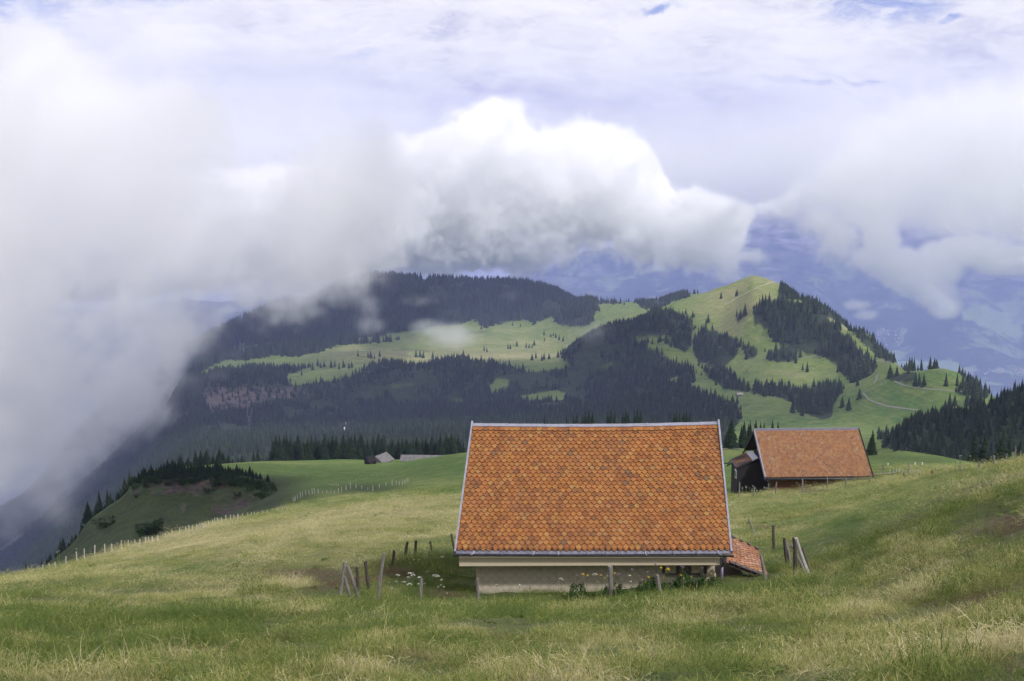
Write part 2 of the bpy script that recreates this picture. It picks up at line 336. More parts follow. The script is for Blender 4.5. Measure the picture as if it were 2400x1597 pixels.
    # grey shade under-layers
    for b, g in [((1650, 330, 700, 90), .28), ((650, 155, 330, 50), .25), ((1250, 255, 130, 60), .5), ((2050, 345, 260, 40), .3), ((1500, 160, 200, 50), .12)]:
        col = k.mix(k.math('MULTIPLY', blob(*b, soft=(1.3, .2)), g), col, (.58, .58, .76))
    # cumulus heads rising from the horizon (right and centre)
    puff = k.noise(warp(ang, 14, .03), 22, 8, .62)
    shade = k.ramp(k.rng(k.math('ADD', k.math('MULTIPLY', puff, .6), k.math('MULTIPLY', n2, .4)), .33, .62), [(0, (.66, .65, .80)), (.5, (.80, .79, .90)), (1, (.93, .92, .97))])
    m = None
    for b in [(1130, 330, 150, 110), (1200, 270, 60, 60), (1390, 320, 85, 55), (1480, 380, 130, 80), (1300, 420, 300, 120), (1250, 560, 420, 140), (1640, 500, 110, 55), (1730, 480, 50, 45), (1560, 560, 250, 110), (2250, 380, 230, 130), (2330, 300, 160, 60), (2200, 480, 300, 90), (620, 340, 110, 70)]:
        q = blob(*b, soft=(1.12, .86)); m = q if m is None else k.math('MAXIMUM', m, q)
    col = k.mix(k.math('MULTIPLY', m, .9), col, shade)
    for b, g in [((1560, 490, 60, 25), .0), ((1010, 340, 60, 12), .35), ((1100, 500, 200, 60), .25), ((1700, 425, 120, 12), .4)]:
        col = k.mix(k.math('MULTIPLY', blob(*b, soft=(1.3, .2)), g), col, (.58, .58, .76))
    # below the horizon: valley air
    col = k.mix(k.rng(el, math.radians(-6), math.radians(-14), 0, 1, True), col, (.42, .44, .62))
    k.l.new(col, bg.inputs['Color']); bg.inputs['Strength'].default_value = 1.0
build_world()
# ------------------------------------------------------------------ terrain paint
def ell(lst, base=0.0):
    v = np.full(GZ.shape, float(base))
    for cx, cy, rx, ry, a, r0, r1 in lst:
        v += a*np.exp(-(((GPX-cx)/rx)**2+((GPY-cy)/ry)**2)*.9)*(RR >= r0)*(RR <= r1)
    return v
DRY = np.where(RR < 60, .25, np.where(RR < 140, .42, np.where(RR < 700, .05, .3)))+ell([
 (450,1275,520,50,.42,40,240),(900,1195,260,45,.38,50,230),(2150,1470,260,70,.38,5,60),(2350,1380,160,90,.2,5,60),(1950,1560,200,40,.25,5,60),
 (1450,1520,420,60,-.18,5,60),(300,1450,500,70,-.05,5,60),(2200,1210,260,45,-.32,30,120),(1990,1320,140,60,-.1,25,120),(1010,1345,85,55,-.7,25,80),(880,1380,150,30,-.15,25,60),
 (1850,1350,120,40,-.3,25,60),(1720,1200,120,40,.2,50,130),(2250,1100,200,20,-.2,60,130),(1400,1430,500,25,-.2,25,60),(1400,1398,330,14,-.45,30,40),(300,1360,260,14,.3,40,120),  # greener, darker strip along the barn wall paints in contact shade
 (760,1158,80,8,.3,200,400),(1000,1130,90,14,.25,200,360),(1700,1060,50,8,.4,180,400),(2140,1095,80,8,.3,130,230),(620,1088,250,5,.4,480,600),
 (1750,700,90,50,.45,1500,2500),(1680,770,60,70,.3,1500,2500),(1960,760,80,60,.3,1500,2200),(1250,800,300,30,.3,1800,3000),(1160,835,150,12,.5,1800,3000),(860,835,180,22,.45,1800,3000),
 (1850,860,150,30,.15,1400,2000),(2150,960,150,60,-.25,1000,1500),(2200,870,90,20,-.2,1000,1600),(1760,990,160,40,-.1,1000,1600),(1380,755,30,20,.5,1700,2200)])
BROWN = ell([(740,1352,70,14,1.1,30,90),(800,1362,45,20,.9,30,90),(640,1340,90,8,.5,30,90),(2370,1222,60,24,1.0,15,60),(2320,1250,60,12,.6,15,60),(1880,1150,90,7,.6,70,130),(2080,1240,60,6,.5,30,120),(1800,1235,45,6,.6,30,120),(20,1498,35,8,1,5,40),(1170,1490,40,6,.9,5,40),(2350,1560,80,40,.6,4,20),(1700,1462,60,8,.5,5,40),(1950,1300,60,8,.4,25,60)])
LUSH_SHADE = ss(235, 300, RR)*(1-ss(404, 410, RR))*ss(760, 640, GPX)*ss(1108, 1125, GPY)  # knoll side: its shade is painted in as darker grass
LUSH_SHADE = np.maximum(LUSH_SHADE, .8*ell([(860,1146,75,11,1.0,200,330),(690,1160,60,20,.8,240,400),(2060,1072,80,10,.5,180,255),(2180,1078,60,8,.5,180,265)]).clip(0,1))
KNOLL = ((RR > 240) & (RR < 412)).astype(float)
ROCK = np.zeros(GZ.shape)
for poly, r0, r1, a in [
 ([(305,1130),(330,1106),(480,1108),(560,1112),(625,1125),(600,1165),(560,1172),(500,1168),(440,1158),(380,1152),(330,1160),(300,1165)], 330, 412, 1),
 ([(480,1190),(560,1170),(600,1180),(560,1215),(500,1205)], 300, 400, .7), ([(420,1185),(445,1180),(430,1205),(420,1200)], 300, 400, .9),
 ([(470,900),(560,908),(700,905),(740,915),(720,940),(600,945),(590,985),(560,960),(500,975),(480,950)], 1100, 2400, .8), ([(570,945),(590,945),(588,1010),(574,1000)], 1100, 2400, .8),
 ([(700,990),(850,985),(840,1015),(720,1015)], 1100, 2400, .5), ([(840,960),(960,940),(940,960),(850,975)], 1100, 2400, .35), ([(420,1040),(440,1030),(430,1055)], 1000, 2000, .8)]:
    ROCK = np.maximum(ROCK, a*(inpoly(GPX, GPY, poly) & (RR > r0) & (RR < r1)))
FARGREEN = np.zeros(GZ.shape)
for poly in [[(1990,712),(2060,690),(2130,675),(2140,700),(2060,715)], [(2100,800),(2110,760),(2125,755),(2130,780),(2110,800)], [(2250,720),(2300,712),(2360,740),(2400,775),(2400,792),(2330,785),(2280,755),(2260,760)],
             [(2060,855),(2140,840),(2190,845),(2260,858),(2400,862),(2400,880),(2260,874),(2100,868)], [(2220,770),(2260,760),(2280,772),(2230,782)], [(2080,790),(2130,765),(2135,785),(2120,795),(2085,800)]]:
    FARGREEN = np.maximum(FARGREEN, inpoly(GPX, GPY, poly).astype(float))
FPOLY = [
 (432, 1050, 5.9, 7.4, 12.9, [(-150,1150),(308,1120),(308,1500),(-150,1800)]),
 # (rmin, rmax, spacing, hmin, hmax, polygon)
 (2250, 3180, 7.6, 13.0, 19.0, [(330,1010),(380,960),(430,890),(520,845),(600,840),(640,832),(700,835),(746,825),(790,808),(858,804),(900,800),(957,790),(1000,770),(1032,764),(1076,758),(1112,748),(1137,768),(1178,752),(1223,748),(1255,756),(1297,740),(1310,762),(1350,765),(1380,765),(1395,735),(1400,712),(1380,702),(1338,682),(1310,655),(1000,630),(860,630),(640,680),(480,760),(330,900)]),
 (1100, 2150, 6.3, 8.2, 13.8, [(330,1100),(330,1060),(400,980),(460,885),(520,852),(600,845),(650,838),(700,838),(737,842),(733,858),(705,868),(672,880),(678,900),(700,905),(746,899),(810,889),(842,873),(874,857),(906,848),(963,855),(1000,852),(1064,838),(1118,848),(1191,857),(1255,873),(1287,862),(1319,871),(1345,858),(1320,840),(1300,800),(1338,782),(1399,752),(1450,735),(1510,726),(1560,725),(1622,745),(1626,770),(1619,792),(1622,812),(1606,825),(1560,808),(1517,806),(1517,815),(1542,823),(1583,855),(1622,865),(1631,881),(1619,906),(1625,916),(1680,930),(1725,945),(1735,965),(1735,990),(1700,1010),(1700,1080)]),
 (1500, 2300, 6.3, 11.5, 17.2, [(1763,731),(1777,713),(1816,710),(1847,710),(1896,710),(1924,731),(1953,762),(1981,790),(2005,801),(2016,829),(2047,853),(2047,878),(2026,899),(2005,902),(1967,871),(1960,853),(1928,836),(1868,822),(1847,808),(1816,801),(1812,783),(1798,773),(1767,755)]),
 (1500, 2300, 7.6, 9.8, 13.8, [(1823,680),(1840,676),(1870,700),(1868,703),(1825,700)]),
 (1500, 2300, 6.7, 7.4, 12.0, [(1822,655),(1880,685),(1924,712),(1970,738),(2020,775),(2060,810),(2100,850),(2080,850),(2045,825),(2010,790),(1980,765),(1930,735),(1870,700),(1830,675)]),
 (1300, 2300, 6.7, 10.7, 15.5, [(1798,825),(1865,815),(1867,848),(1830,848),(1800,842)]),
 (1150, 1800, 6.7, 10.7, 15.5, [(1756,920),(1770,906),(1809,902),(1854,909),(1896,916),(1917,902),(1960,895),(1974,906),(1970,923),(1953,951),(1953,976),(1924,983),(1896,972),(1868,965),(1854,941),(1816,930),(1756,923)]),
 (1150, 2100, 6.7, 9.8, 14.6, [(1641,862),(1700,862),(1725,885),(1752,905),(1752,920),(1700,912),(1660,885)]),
 (1400, 2300, 6.7, 10.7, 15.5, [(1625,800),(1640,775),(1660,775),(1700,785),(1735,800),(1733,818),(1718,845),(1690,858),(1645,850),(1625,830)]),
 (1400, 2300, 7.6, 10.7, 15.5, [(1742,818),(1775,815),(1777,838),(1745,838)]), (1400, 2400, 9, 13, 18, [(1718,745),(1745,728),(1747,745),(1735,757),(1720,755)]),
 (1300, 1800, 7.6, 14.8, 20.6, [(2082,880),(2105,878),(2145,872),(2145,888),(2105,896),(2082,895)]), (1300, 1600, 9, 8, 12, [(2240,862),(2262,872),(2300,902),(2290,908),(2255,885)]),
 (1150, 1480, 6.7, 8.2, 12.9, [(2235,915),(2260,895),(2310,905),(2330,925),(2300,930),(2250,928)]), (1100, 1350, 9, 10, 14, [(2255,940),(2300,930),(2320,925),(2300,945),(2260,955)]),
 (700, 1060, 5.5, 7.4, 12.0, [(2500,860),(2400,885),(2340,920),(2300,945),(2250,965),(2190,965),(2138,985),(2120,1005),(2085,1020),(2060,1050),(2110,1055),(2200,1130),(2500,1130)]),
 (700, 1200, 7.6, 6.6, 10.3, [(2050,1010),(2090,995),(2110,1010),(2090,1030),(2060,1030)]),
 (2300, 3000, 7.6, 8.2, 12.0, [(1480,702),(1530,698),(1580,690),(1610,684),(1615,695),(1575,708),(1560,722),(1510,724)]), (2500, 3000, 10, 9, 13, [(1360,704),(1430,704),(1480,700),(1480,706),(1430,712),(1360,714)]),
 (2300, 3000, 7.6, 8.2, 12.0, [(1560,690),(1640,668),(1700,650),(1745,640),(1750,646),(1700,662),(1640,684),(1570,700)]),
]
CLEAR = [[(560,815),(640,803),(700,798),(640,812),(560,828)], [(905,905),(960,895),(985,905),(950,918)], [(1400,860),(1440,850),(1460,862),(1420,872)], [(1040,935),(1075,928),(1090,940),(1060,946)], [(1560,890),(1590,880),(1600,895),(1575,902)], [(1140,905),(1165,890),(1200,893),(1190,915),(1150,922)], [(1190,935),(1240,925),(1300,915),(1330,920),(1320,940),(1240,938)], [(1475,795),(1510,780),(1560,780),(1580,795),(1540,800),(1500,803)], [(1372,765),(1395,755),(1417,755),(1395,768)], [(1230,870),(1300,860),(1330,868),(1250,873)], [(2040,1050),(2075,1026),(2085,1030),(2062,1055)], [(830,795),(1000,770),(1000,790),(840,805)]]
FOREST = np.zeros(GZ.shape)
for r0, r1, sp_, h0, h1, poly in FPOLY: FOREST = np.maximum(FOREST, (inpoly(GPX, GPY, poly) & (RR > r0) & (RR < r1)).astype(float))
FOREST = np.maximum(FOREST, (((GPX < 345) | ((GPX < 470) & (GPY > 800) & (RR > 1300))) & (RR > 640) & (RR < 4500)).astype(float))
for poly in CLEAR: FOREST[inpoly(GPX, GPY, poly) & (RR > 900)] = 0
def blur(A, n=1):
    for _ in range(n):
        B = A.copy(); B[1:-1, 1:-1] = (A[1:-1, 1:-1]*2+A[:-2, 1:-1]+A[2:, 1:-1]+A[1:-1, :-2]+A[1:-1, 2:])/6; A = B
    return A
FORESTB = blur(FOREST, 2); ROCKB = blur(ROCK, 2); FARGREEN = blur(FARGREEN, 3)
# ------------------------------------------------------------------ terrain meshes
def mat_meadow():
    k = NT('meadow_grass'); p = k.pos()
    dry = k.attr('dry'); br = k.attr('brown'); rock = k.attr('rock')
    a = k.noise(p, .22, 5, .62); b = k.noise(p, 1.6, 6, .65); c = k.noise(p, 9, 4, .7); big = k.noise(p, .035, 4, .6)
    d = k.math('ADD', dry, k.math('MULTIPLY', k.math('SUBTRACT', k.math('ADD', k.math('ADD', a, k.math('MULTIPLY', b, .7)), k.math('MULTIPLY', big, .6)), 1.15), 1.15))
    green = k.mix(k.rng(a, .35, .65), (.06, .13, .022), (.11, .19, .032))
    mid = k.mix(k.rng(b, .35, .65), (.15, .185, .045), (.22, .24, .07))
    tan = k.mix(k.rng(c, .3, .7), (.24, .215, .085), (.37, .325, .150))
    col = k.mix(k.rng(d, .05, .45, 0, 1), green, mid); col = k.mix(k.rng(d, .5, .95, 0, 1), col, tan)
    col = k.mix(k.rng(c, .55, .33, 0, .55), col, (.06, .085, .02)); tf = k.noise(p, .75, 5, .7, .4); col = k.mix(k.rng(tf, .54, .66, 0, .6), col, (.085, .115, .03)); col = k.mix(k.rng(tf, .44, .32, 0, .5), col, (.33, .29, .13))
    bm = k.rng(k.math('ADD', br, k.math('MULTIPLY', k.math('SUBTRACT', b, .5), 1.2)), .25, .7)
    col = k.mix(bm, col, k.mix(k.rng(c, .35, .65), (.055, .035, .022), (.17, .12, .07)))
    th = k.attr('thatch'); col = k.mix(k.math('MULTIPLY', th, .7), col, k.mix(k.rng(b, .35, .65), (.045, .05, .018), (.11, .105, .045)))
    kn = k.attr('lush'); col = k.mix(kn, col, k.mix(k.rng(b, .3, .7), (.016, .030, .009), (.065, .085, .026))); col = k.mix(k.math('MULTIPLY', kn, k.rng(a, .46, .6, 0, .6)), col, (.016, .026, .009))  # lush tone; on the knoll slope it also paints in the shade
    rn = k.noise(k.scale(p, (1, 1, 3)), .35, 6, .7)
    rk = k.mix(k.rng(rn, .38, .68), (.030, .024, .022), (.12, .095, .082)); rk = k.mix(k.rng(k.noise(p, .12, 5, .7), .46, .56, 0, .85), rk, (.045, .075, .022))
    rm = k.rng(k.math('ADD', rock, k.math('MULTIPLY', k.math('SUBTRACT', b, .5), .9)), .35, .6)
    col = k.mix(rm, col, rk)
    k.bump(k.math('ADD', b, k.math('MULTIPLY', c, .5)), .9, .35)
    return k.out(col, .95)
def mat_hill():
    k = NT('hill_grass'); p = k.pos()
    dry = k.attr('dry'); fo = k.attr('forest'); rock = k.attr('rock')
    a = k.noise(p, .012, 5, .62); b = k.noise(p, .09, 5, .65); c = k.noise(k.scale(p, (1, 1, .3)), .05, 6, .7, .6)
    d = k.math('ADD', dry, k.math('MULTIPLY', k.math('SUBTRACT', k.math('ADD', a, b), 1.0), 1.3))
    col = k.mix(k.rng(d, -.05, .4), (.058, .125, .022), (.155, .205, .045)); col = k.mix(k.rng(d, .45, .95), col, (.34, .30, .145))
    trk = k.noise(k.scale(p, (.02, .02, .9)), 1.0, 4, .7, .8); col = k.mix(k.rng(trk, .52, .62, 0, .45), col, (.21, .20, .10)); col = k.mix(k.rng(trk, .46, .38, 0, .4), col, (.05, .085, .022))
    dk = k.noise(p, .006, 4, .6); col = k.mix(k.rng(dk, .5, .62, 0, .35), col, (.07, .12, .03)); sc_ = k.noise(p, .16, 3, .8); col = k.mix(k.rng(sc_, .66, .72, 0, .7), col, (.03, .045, .018))
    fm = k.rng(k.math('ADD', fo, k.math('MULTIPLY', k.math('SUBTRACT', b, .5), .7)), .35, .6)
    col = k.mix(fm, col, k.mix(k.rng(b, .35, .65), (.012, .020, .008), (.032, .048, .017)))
    rk = k.mix(k.rng(c, .35, .65), (.065, .05, .047), (.155, .12, .113))
    rm = k.rng(k.math('ADD', rock, k.math('MULTIPLY', k.math('SUBTRACT', c, .5), 1.5)), .55, .8)
    col = k.mix(rm, col, rk)
    k.bump(k.math('ADD', b, c), .8, 3)
    return k.out(col, .95)
def mat_mountain():
    k = NT('far_mountain'); p = k.pos()
    a = k.noise(p, .0016, 8, .66); st = k.noise(k.scale(p, (1, 1, 5)), .004, 7, .7, .5); fg = k.attr('green')
    col = k.mix(k.rng(a, .4, .6), (.022, .038, .024), (.055, .08, .045))
    sp = k.node('ShaderNodeSeparateXYZ'); k.l.new(p, sp.inputs[0])
    hi = k.rng(k.math('ADD', sp.outputs[2], k.math('MULTIPLY', k.math('SUBTRACT', a, .5), 1500)), -1050, -550)
    col = k.mix(k.math('MULTIPLY', hi, k.rng(st, .42, .6)), col, (.50, .47, .45))
    md = k.noise(p, .0031, 6, .62); col = k.mix(k.math('MULTIPLY', k.rng(md, .53, .60), k.rng(sp.outputs[2], -650, -1000)), col, (.26, .33, .16))
    col = k.mix(k.rng(k.math('ADD', fg, k.math('MULTIPLY', k.math('SUBTRACT', k.noise(p, .008, 5), .5), 1.4)), .45, .65), col, (.26, .36, .16))
    k.bump(k.math('ADD', a, st), 1, 90)
    return k.out(col, .95)
M_MEAD, M_HILL, M_MTN = mat_meadow(), mat_hill(), mat_mountain()
# full circle: fine sector in front, coarse fan behind the camera
back = np.radians(np.arange(40, 320.1, 5.0)); nb = len(back)
def sheet(name, i0, i1, mat, attrs, step=1):
    idx = np.arange(i0, i1); n = len(idx)
    X = GX[idx]; Y = GY[idx]; Z = GZ[idx]
    w = ((back-math.radians(36))/math.radians(288))[None, :]
    tb = TT[idx][:, -1:]*(1-w)+TT[idx][:, :1]*w; r = RR[idx]
    tb = np.minimum(tb, -.12-.0*r)
    X = np.hstack([X, r*np.sin(back)]); Y = np.hstack([Y, r*np.cos(back)]); Z = np.hstack([Z, tb*r])
    m = X.shape[1]; V = np.stack([X, Y, Z], -1).reshape(-1, 3)
    i, j = np.meshgrid(np.arange(n-1), np.arange(m), indexing='ij'); j2 = (j+1) % m
    Fc = np.stack([i*m+j, (i+1)*m+j, (i+1)*m+j2, i*m+j2], -1).reshape(-1, 4)[:, ::-1]
    me = npmesh(name, V, Fc, True)
    for an, A in attrs.items(): addattr(me, an, np.hstack([A[idx], np.repeat(A[idx][:, :1]*0+.3*(an == 'dry'), nb, 1)]))
    return tag(link(name, me, mat), kind='structure')
iA = int(np.searchsorted(LR, math.log(760))); iB = int(np.searchsorted(LR, math.log(4200)))
sheet('meadow', 0, iA+1, M_MEAD, dict(dry=DRY, brown=BROWN, rock=ROCKB, lush=LUSH_SHADE, thatch=(1-ss(38, 70, RR))+0*GZ))
sheet('hills', iA, iB+1, M_HILL, dict(dry=DRY, forest=FORESTB, rock=ROCKB))
sheet('mountains', iB, NR, M_MTN, dict(green=FARGREEN))
k = NT('lake_water'); k.bump(k.noise(k.scale(k.pos(), (1, 3, 1)), .02, 4), .15, 2); k.b.inputs['Specular IOR Level'].default_value = .5
lk = npmesh('lake', [(-9000, 3800, LAKE_Z), (9000, 3800, LAKE_Z), (9000, 9500, LAKE_Z), (-9000, 9500, LAKE_Z)], [(0, 1, 2, 3)])
tag(link('lake', lk, k.out((.03, .07, .09), .18)), kind='structure')
# ------------------------------------------------------------------ building materials
def mat_tiles(name, pal, sc=1.0):
    k = NT(name); r = k.node('ShaderNodeNewGeometry').outputs['Random Per Island']
    p = k.obj(); a = k.noise(p, 9*sc, 5, .65); b = k.noise(p, .9*sc, 4, .6); c = k.noise(p, 60*sc, 4, .7)
    col = k.ramp(r, pal)
    col.node.color_ramp.interpolation = 'CONSTANT'
    r2 = k.math('FRACT', k.math('MULTIPLY', r, 37.7))
    col = k.mix(k.rng(r2, 0, 1, 0, .55), col, k.mix(r2, (.23, .078, .026), (.36, .145, .050)))
    col = k.mix(k.rng(a, .56, .70, 0, .65), col, (.11, .055, .035))
    col = k.mix(k.rng(b, .50, .68, 0, .35), col, (.22, .10, .05))
    col = k.mix(k.rng(c, .66, .72, 0, .8), col, (.42, .42, .36))
    sz = k.node('ShaderNodeSeparateXYZ'); k.l.new(p, sz.inputs[0]); lw = k.rng(sz.outputs[2], 1.8, 4.6, .07, -.02); pt_ = k.math('ADD', k.noise(p, 2.3*sc, 5, .7), lw); col = k.mix(k.rng(pt_, .52, .66, 0, .42), col, (.11, .055, .032))
    st = k.noise(k.scale(p, (5, .35, .5)), 1.1*sc, 4, .6); col = k.mix(k.rng(st, .55, .72, 0, .45), col, (.12, .055, .03)); li = k.noise(p, 26*sc, 3, .75); col = k.mix(k.rng(li, .575, .64, 0, .8), col, (.055, .04, .03))
    k.bump(c, .25, .004)
    return k.out(col, .88)
TP = [(0, (0.298,0.120,0.032)), (.20, (0.257,0.096,0.027)), (.38, (0.324,0.142,0.037)), (.56, (0.234,0.083,0.025)), (.68, (0.288,0.112,0.035)), (.80, (0.333,0.172,0.054)), (.88, (0.180,0.073,0.027)), (.93, (0.298,0.166,0.061)), (.955, (0.135,0.066,0.033)), (.978, (0.323,0.157,0.063)), (.991, (0.090,0.078,0.056)), (.997, (0.234,0.244,0.166))]
M_TILE = mat_tiles('clay_tiles', TP)
M_TILE_PALE = mat_tiles('weathered_clay_tiles', [(0, (0.303,0.171,0.085)), (.2, (0.268,0.137,0.070)), (.4, (0.331,0.213,0.115)), (.55, (0.239,0.120,0.065)), (.7, (0.296,0.171,0.090)), (.82, (0.239,0.128,0.090)), (.97, (0.120,0.086,0.090)), (.992, (0.352,0.342,0.280))])
M_TILE_PINK = mat_tiles('pale_pink_clay_tiles', [(0, (.42,.22,.14)), (.2, (.38,.18,.11)), (.4, (.47,.27,.18)), (.6, (.35,.16,.10)), (.8, (.45,.29,.21)), (.93, (.20,.12,.10))])
M_TILE_OLD = mat_tiles('mossy_clay_tiles', [(0, (.20,.10,.06)), (.3, (.26,.12,.065)), (.6, (.17,.09,.06)), (.8, (.30,.15,.09))])
M_EDGE = simple('shaded_grimy_tile_edge', (.014, .008, .006), (.045, .02, .011), 5)  # tile butts: grime plus the shadow line under each tile, painted in
M_SLATE = simple('dark_slate', (.07, .06, .065), (.12, .10, .10), 8)
M_ZINC = simple('zinc_sheet', (.22, .22, .27), (.34, .34, .41), 5, .45, metal=.35)
M_ZINCD = simple('dark_zinc_sheet', (.10, .10, .135), (.21, .20, .25), 4, .5, metal=.35, stretch=(4, 1, 1))
M_GUT = simple('tarnished_gutter', (.025, .025, .03), (.07, .07, .08), 6, .5, metal=.4)
M_BRIGHT = simple('bright_metal', (.5, .5, .55), (.65, .65, .7), 8, .3, metal=.6)
k = NT('painted_fascia'); n = k.noise(k.obj(), 30, 5, .7); n2 = k.noise(k.obj(), 1.5, 3)
M_FASC = k.out(k.mix(k.rng(n2, .3, .7), k.mix(k.rng(n, .3, .7), (.48, .41, .295), (.54, .465, .345)), (.50, .43, .31)), .8)
def mat_scale_wall():
    k = NT('fibre_cement_shingles'); p = k.obj(); sp = k.node('ShaderNodeSeparateXYZ'); k.l.new(p, sp.inputs[0])
    W_, H_ = .30, .135
    row = k.math('FLOOR', k.math('DIVIDE', sp.outputs[2], H_)); fz = k.math('FRACT', k.math('DIVIDE', sp.outputs[2], H_))
    par = k.math('MODULO', k.math('ABSOLUTE', row), 2.0)
    fx = k.math('FRACT', k.math('ADD', k.math('DIVIDE', sp.outputs[0], W_), k.math('MULTIPLY', par, .5)))
    ax = k.math('MULTIPLY', k.math('ABSOLUTE', k.math('SUBTRACT', fx, .5)), 2)     # 0 centre .. 1 edge
    edge = k.math('MULTIPLY', k.math('SUBTRACT', ax, .35), 1.25)                   # lower edge height of the flat bottomed scale
    edge = k.math('MAXIMUM', edge, 0.06); dd = k.math('ABSOLUTE', k.math('SUBTRACT', fz, edge))
    line = k.rng(dd, .035, .10, 1, 0)
    nn = k.noise(p, 3, 4); n3 = k.noise(k.scale(p, (6, 1, .6)), 2.5, 4)
    col = k.mix(k.rng(nn, .3, .7), (.47, .405, .32), (.55, .48, .385)); col = k.mix(k.rng(n3, .5, .75, 0, .35), col, (.26, .23, .19))
    col = k.mix(k.math('MULTIPLY', line, .38), col, (.10, .085, .07))
    k.bump(k.math('SUBTRACT', 1, line), .4, .01)
    return k.out(col, .85)
M_WALL = mat_scale_wall()
M_WOODG = simple('weathered_wood', (.11, .10, .09), (.25, .23, .205), 4, .9, .6, stretch=(9, 9, .8))
M_WOODD = simple('dark_wood', (.035, .028, .024), (.10, .085, .075), 4, .9, .5, stretch=(9, 9, .8))
M_WOODL = simple('pale_wood', (.30, .28, .25), (.50, .47, .43), 3, .9, .4, stretch=(7, 7, .8))
M_BLACKW = simple('black_shingle_wall', (.013, .012, .014), (.032, .028, .030), 6, .9, .4, stretch=(2, 2, 6))
M_REDW = simple('red_brown_shingle_wall', (.09, .043, .028), (.17, .08, .05), 4, .9, .5, stretch=(3, 3, 8))
M_WHITE = simple('white_paint', (.65, .65, .66), (.78, .78, .78), 3, .6)
M_RED = simple('red_shutter_paint', (.12, .02, .02), (.18, .03, .025), 3, .7)
k = NT('window_glass'); M_GLASS = k.out((.03, .035, .045), .08); k.b.inputs['Specular IOR Level'].default_value = .6
M_STONE = simple('pale_stone', (.28, .27, .26), (.48, .46, .43), 5, .95, .5)
M_GRAVEL = simple('pale_gravel', (.17, .165, .14), (.26, .25, .22), 1.5, .95)
M_RUST = simple('rusty_brown', (.10, .045, .03), (.19, .09, .06), 4)
# ------------------------------------------------------------------ tiled slope: real overlapping tiles
def tiled(name, eL, eR, rR, rL, nx, ny, mat, parent, under, point=.62, th=.030, sag=0, top_row=True, jit=1.0, loc=Vector((0, 0, 0))):
    eL, eR, rR, rL = map(Vector, (eL, eR, rR, rL)); nrm = (eR-eL).cross(rL-eL).normalized()
    if nrm.z < 0: nrm = -nrm
    def P(u, v):
        u_ = min(max(u, 0), 1); a = eL.lerp(eR, u_); b = rL.lerp(rR, u_)
        p = a.lerp(b, v); p.z -= sag*math.sin(math.pi*u_)*(.35+.65*v)
        p.z -= .012*math.sin(u_*9.3+v*2)*math.sin(v*3.1)
        return p
    V, Fc = [], []
    dv = 1.0/ny; du = 1.0/nx; slope = (rL-eL).length; c = 0
    rg = random.Random(5)
    def tile(u0, v0, length, lift, w=1.0, ptf=point):
        nonlocal c
        g = du*.5*w*.965; uj = rg.uniform(-.03, .03)*du*jit; vj = rg.uniform(-.05, .05)*dv*jit; tw = rg.uniform(-.06, .06)*dv*jit
        lj = lift+rg.uniform(0, .005)*jit+(rg.random() < .02)*.012*jit
        prof = [(-1, ptf), (-.66, ptf*.60), (-.26, .05), (.26, .05), (.66, ptf*.60), (1, ptf)]
        bot = [(u0+uj+x*g, v0+vj+y*dv+tw*x) for x, y in prof]; top = [(u0+uj-g, v0+length), (u0+uj+g, v0+length)]
        bot = [(min(max(u, 0), 1), v) for u, v in bot]; top = [(min(max(u, 0), 1), v) for u, v in top]
        lo = [P(u, v)+nrm*(lj+th+.006) for u, v in bot]+[P(top[1][0], top[1][1])+nrm*(.002+th*.6), P(top[0][0], top[0][1])+nrm*(.002+th*.6)]
        dn = [p-nrm*th for p in lo[:6]]
        b = len(V); V.extend([p-loc for p in lo]); V.extend([p-loc for p in dn])
        Fc.append((b, b+1, b+2, b+3, b+4, b+5, b+6, b+7))
        for i in range(5): Fc.append((b+8+i, b+9+i, b+1+i, b+i))
    rows = ny-(2 if top_row else 0)
    tile_row0 = [tile((i+.5)*du if True else 0, -.006, 1.4*dv, .0) for i in range(nx)]
    for j in range(0, rows):
        off = .5 if j % 2 == 0 else 0.0
        for i in range(nx+(1 if off == 0 else 0)):
            u = (i+off)*du
            tile(u, j*dv+dv*.12, 1.55*dv, .014)
    if top_row:
        for i in range(nx): tile((i+.5)*du, (ny-2)*dv, 1.95*dv, .03, 1, .30)
    me = bpy.data.meshes.new(name); me.from_pydata(V, [], Fc); me.update()
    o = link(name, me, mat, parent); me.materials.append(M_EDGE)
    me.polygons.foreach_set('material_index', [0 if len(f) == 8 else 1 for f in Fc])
    ub = MB(); N_ = 14
    for i in range(N_):                                  # boarding under the tiles follows the sag
        u0, u1 = i/N_, (i+1)/N_
        q = [P(u0, 0)-loc-nrm*.004, P(u1, 0)-loc-nrm*.004, P(u1, 1)-loc-nrm*.004, P(u0, 1)-loc-nrm*.004]
        ub.slab(q, .06)
    ub.build('roof_boarding', under, parent)
    return o, P, nrm
# ------------------------------------------------------------------ near barn
EL, ER = Vector((-1.69, 36.0, -12.005)), Vector((6.61, 36.0, -12.0)); RL, RR_ = Vector((-1.30, 40.4, -9.10)), Vector((6.87, 40.4, -9.05))
B0 = Vector((2.5, 38, -13.9))
barn = empty('barn', B0); tag(barn, 'near barn with bright orange tiled roof, zinc ridge and beige shingle wall', 'barn')
roof, PF, NRM = tiled('roof_tiles', EL, ER, RR_, RL, 46, 33, M_TILE, barn, M_WOODD, sag=.055, loc=B0)
# back slope
bL, bR = Vector((-1.3, 44.8, -12.1)), Vector((6.9, 44.8, -12.1))
m = MB(); m.slab([v-B0-Vector((0, 0, .0)) for v in (RL+Vector((0, .02, 0)), bL, bR, RR_+Vector((0, .02, 0)))], -.08); m.build('back_roof', M_TILE, barn)
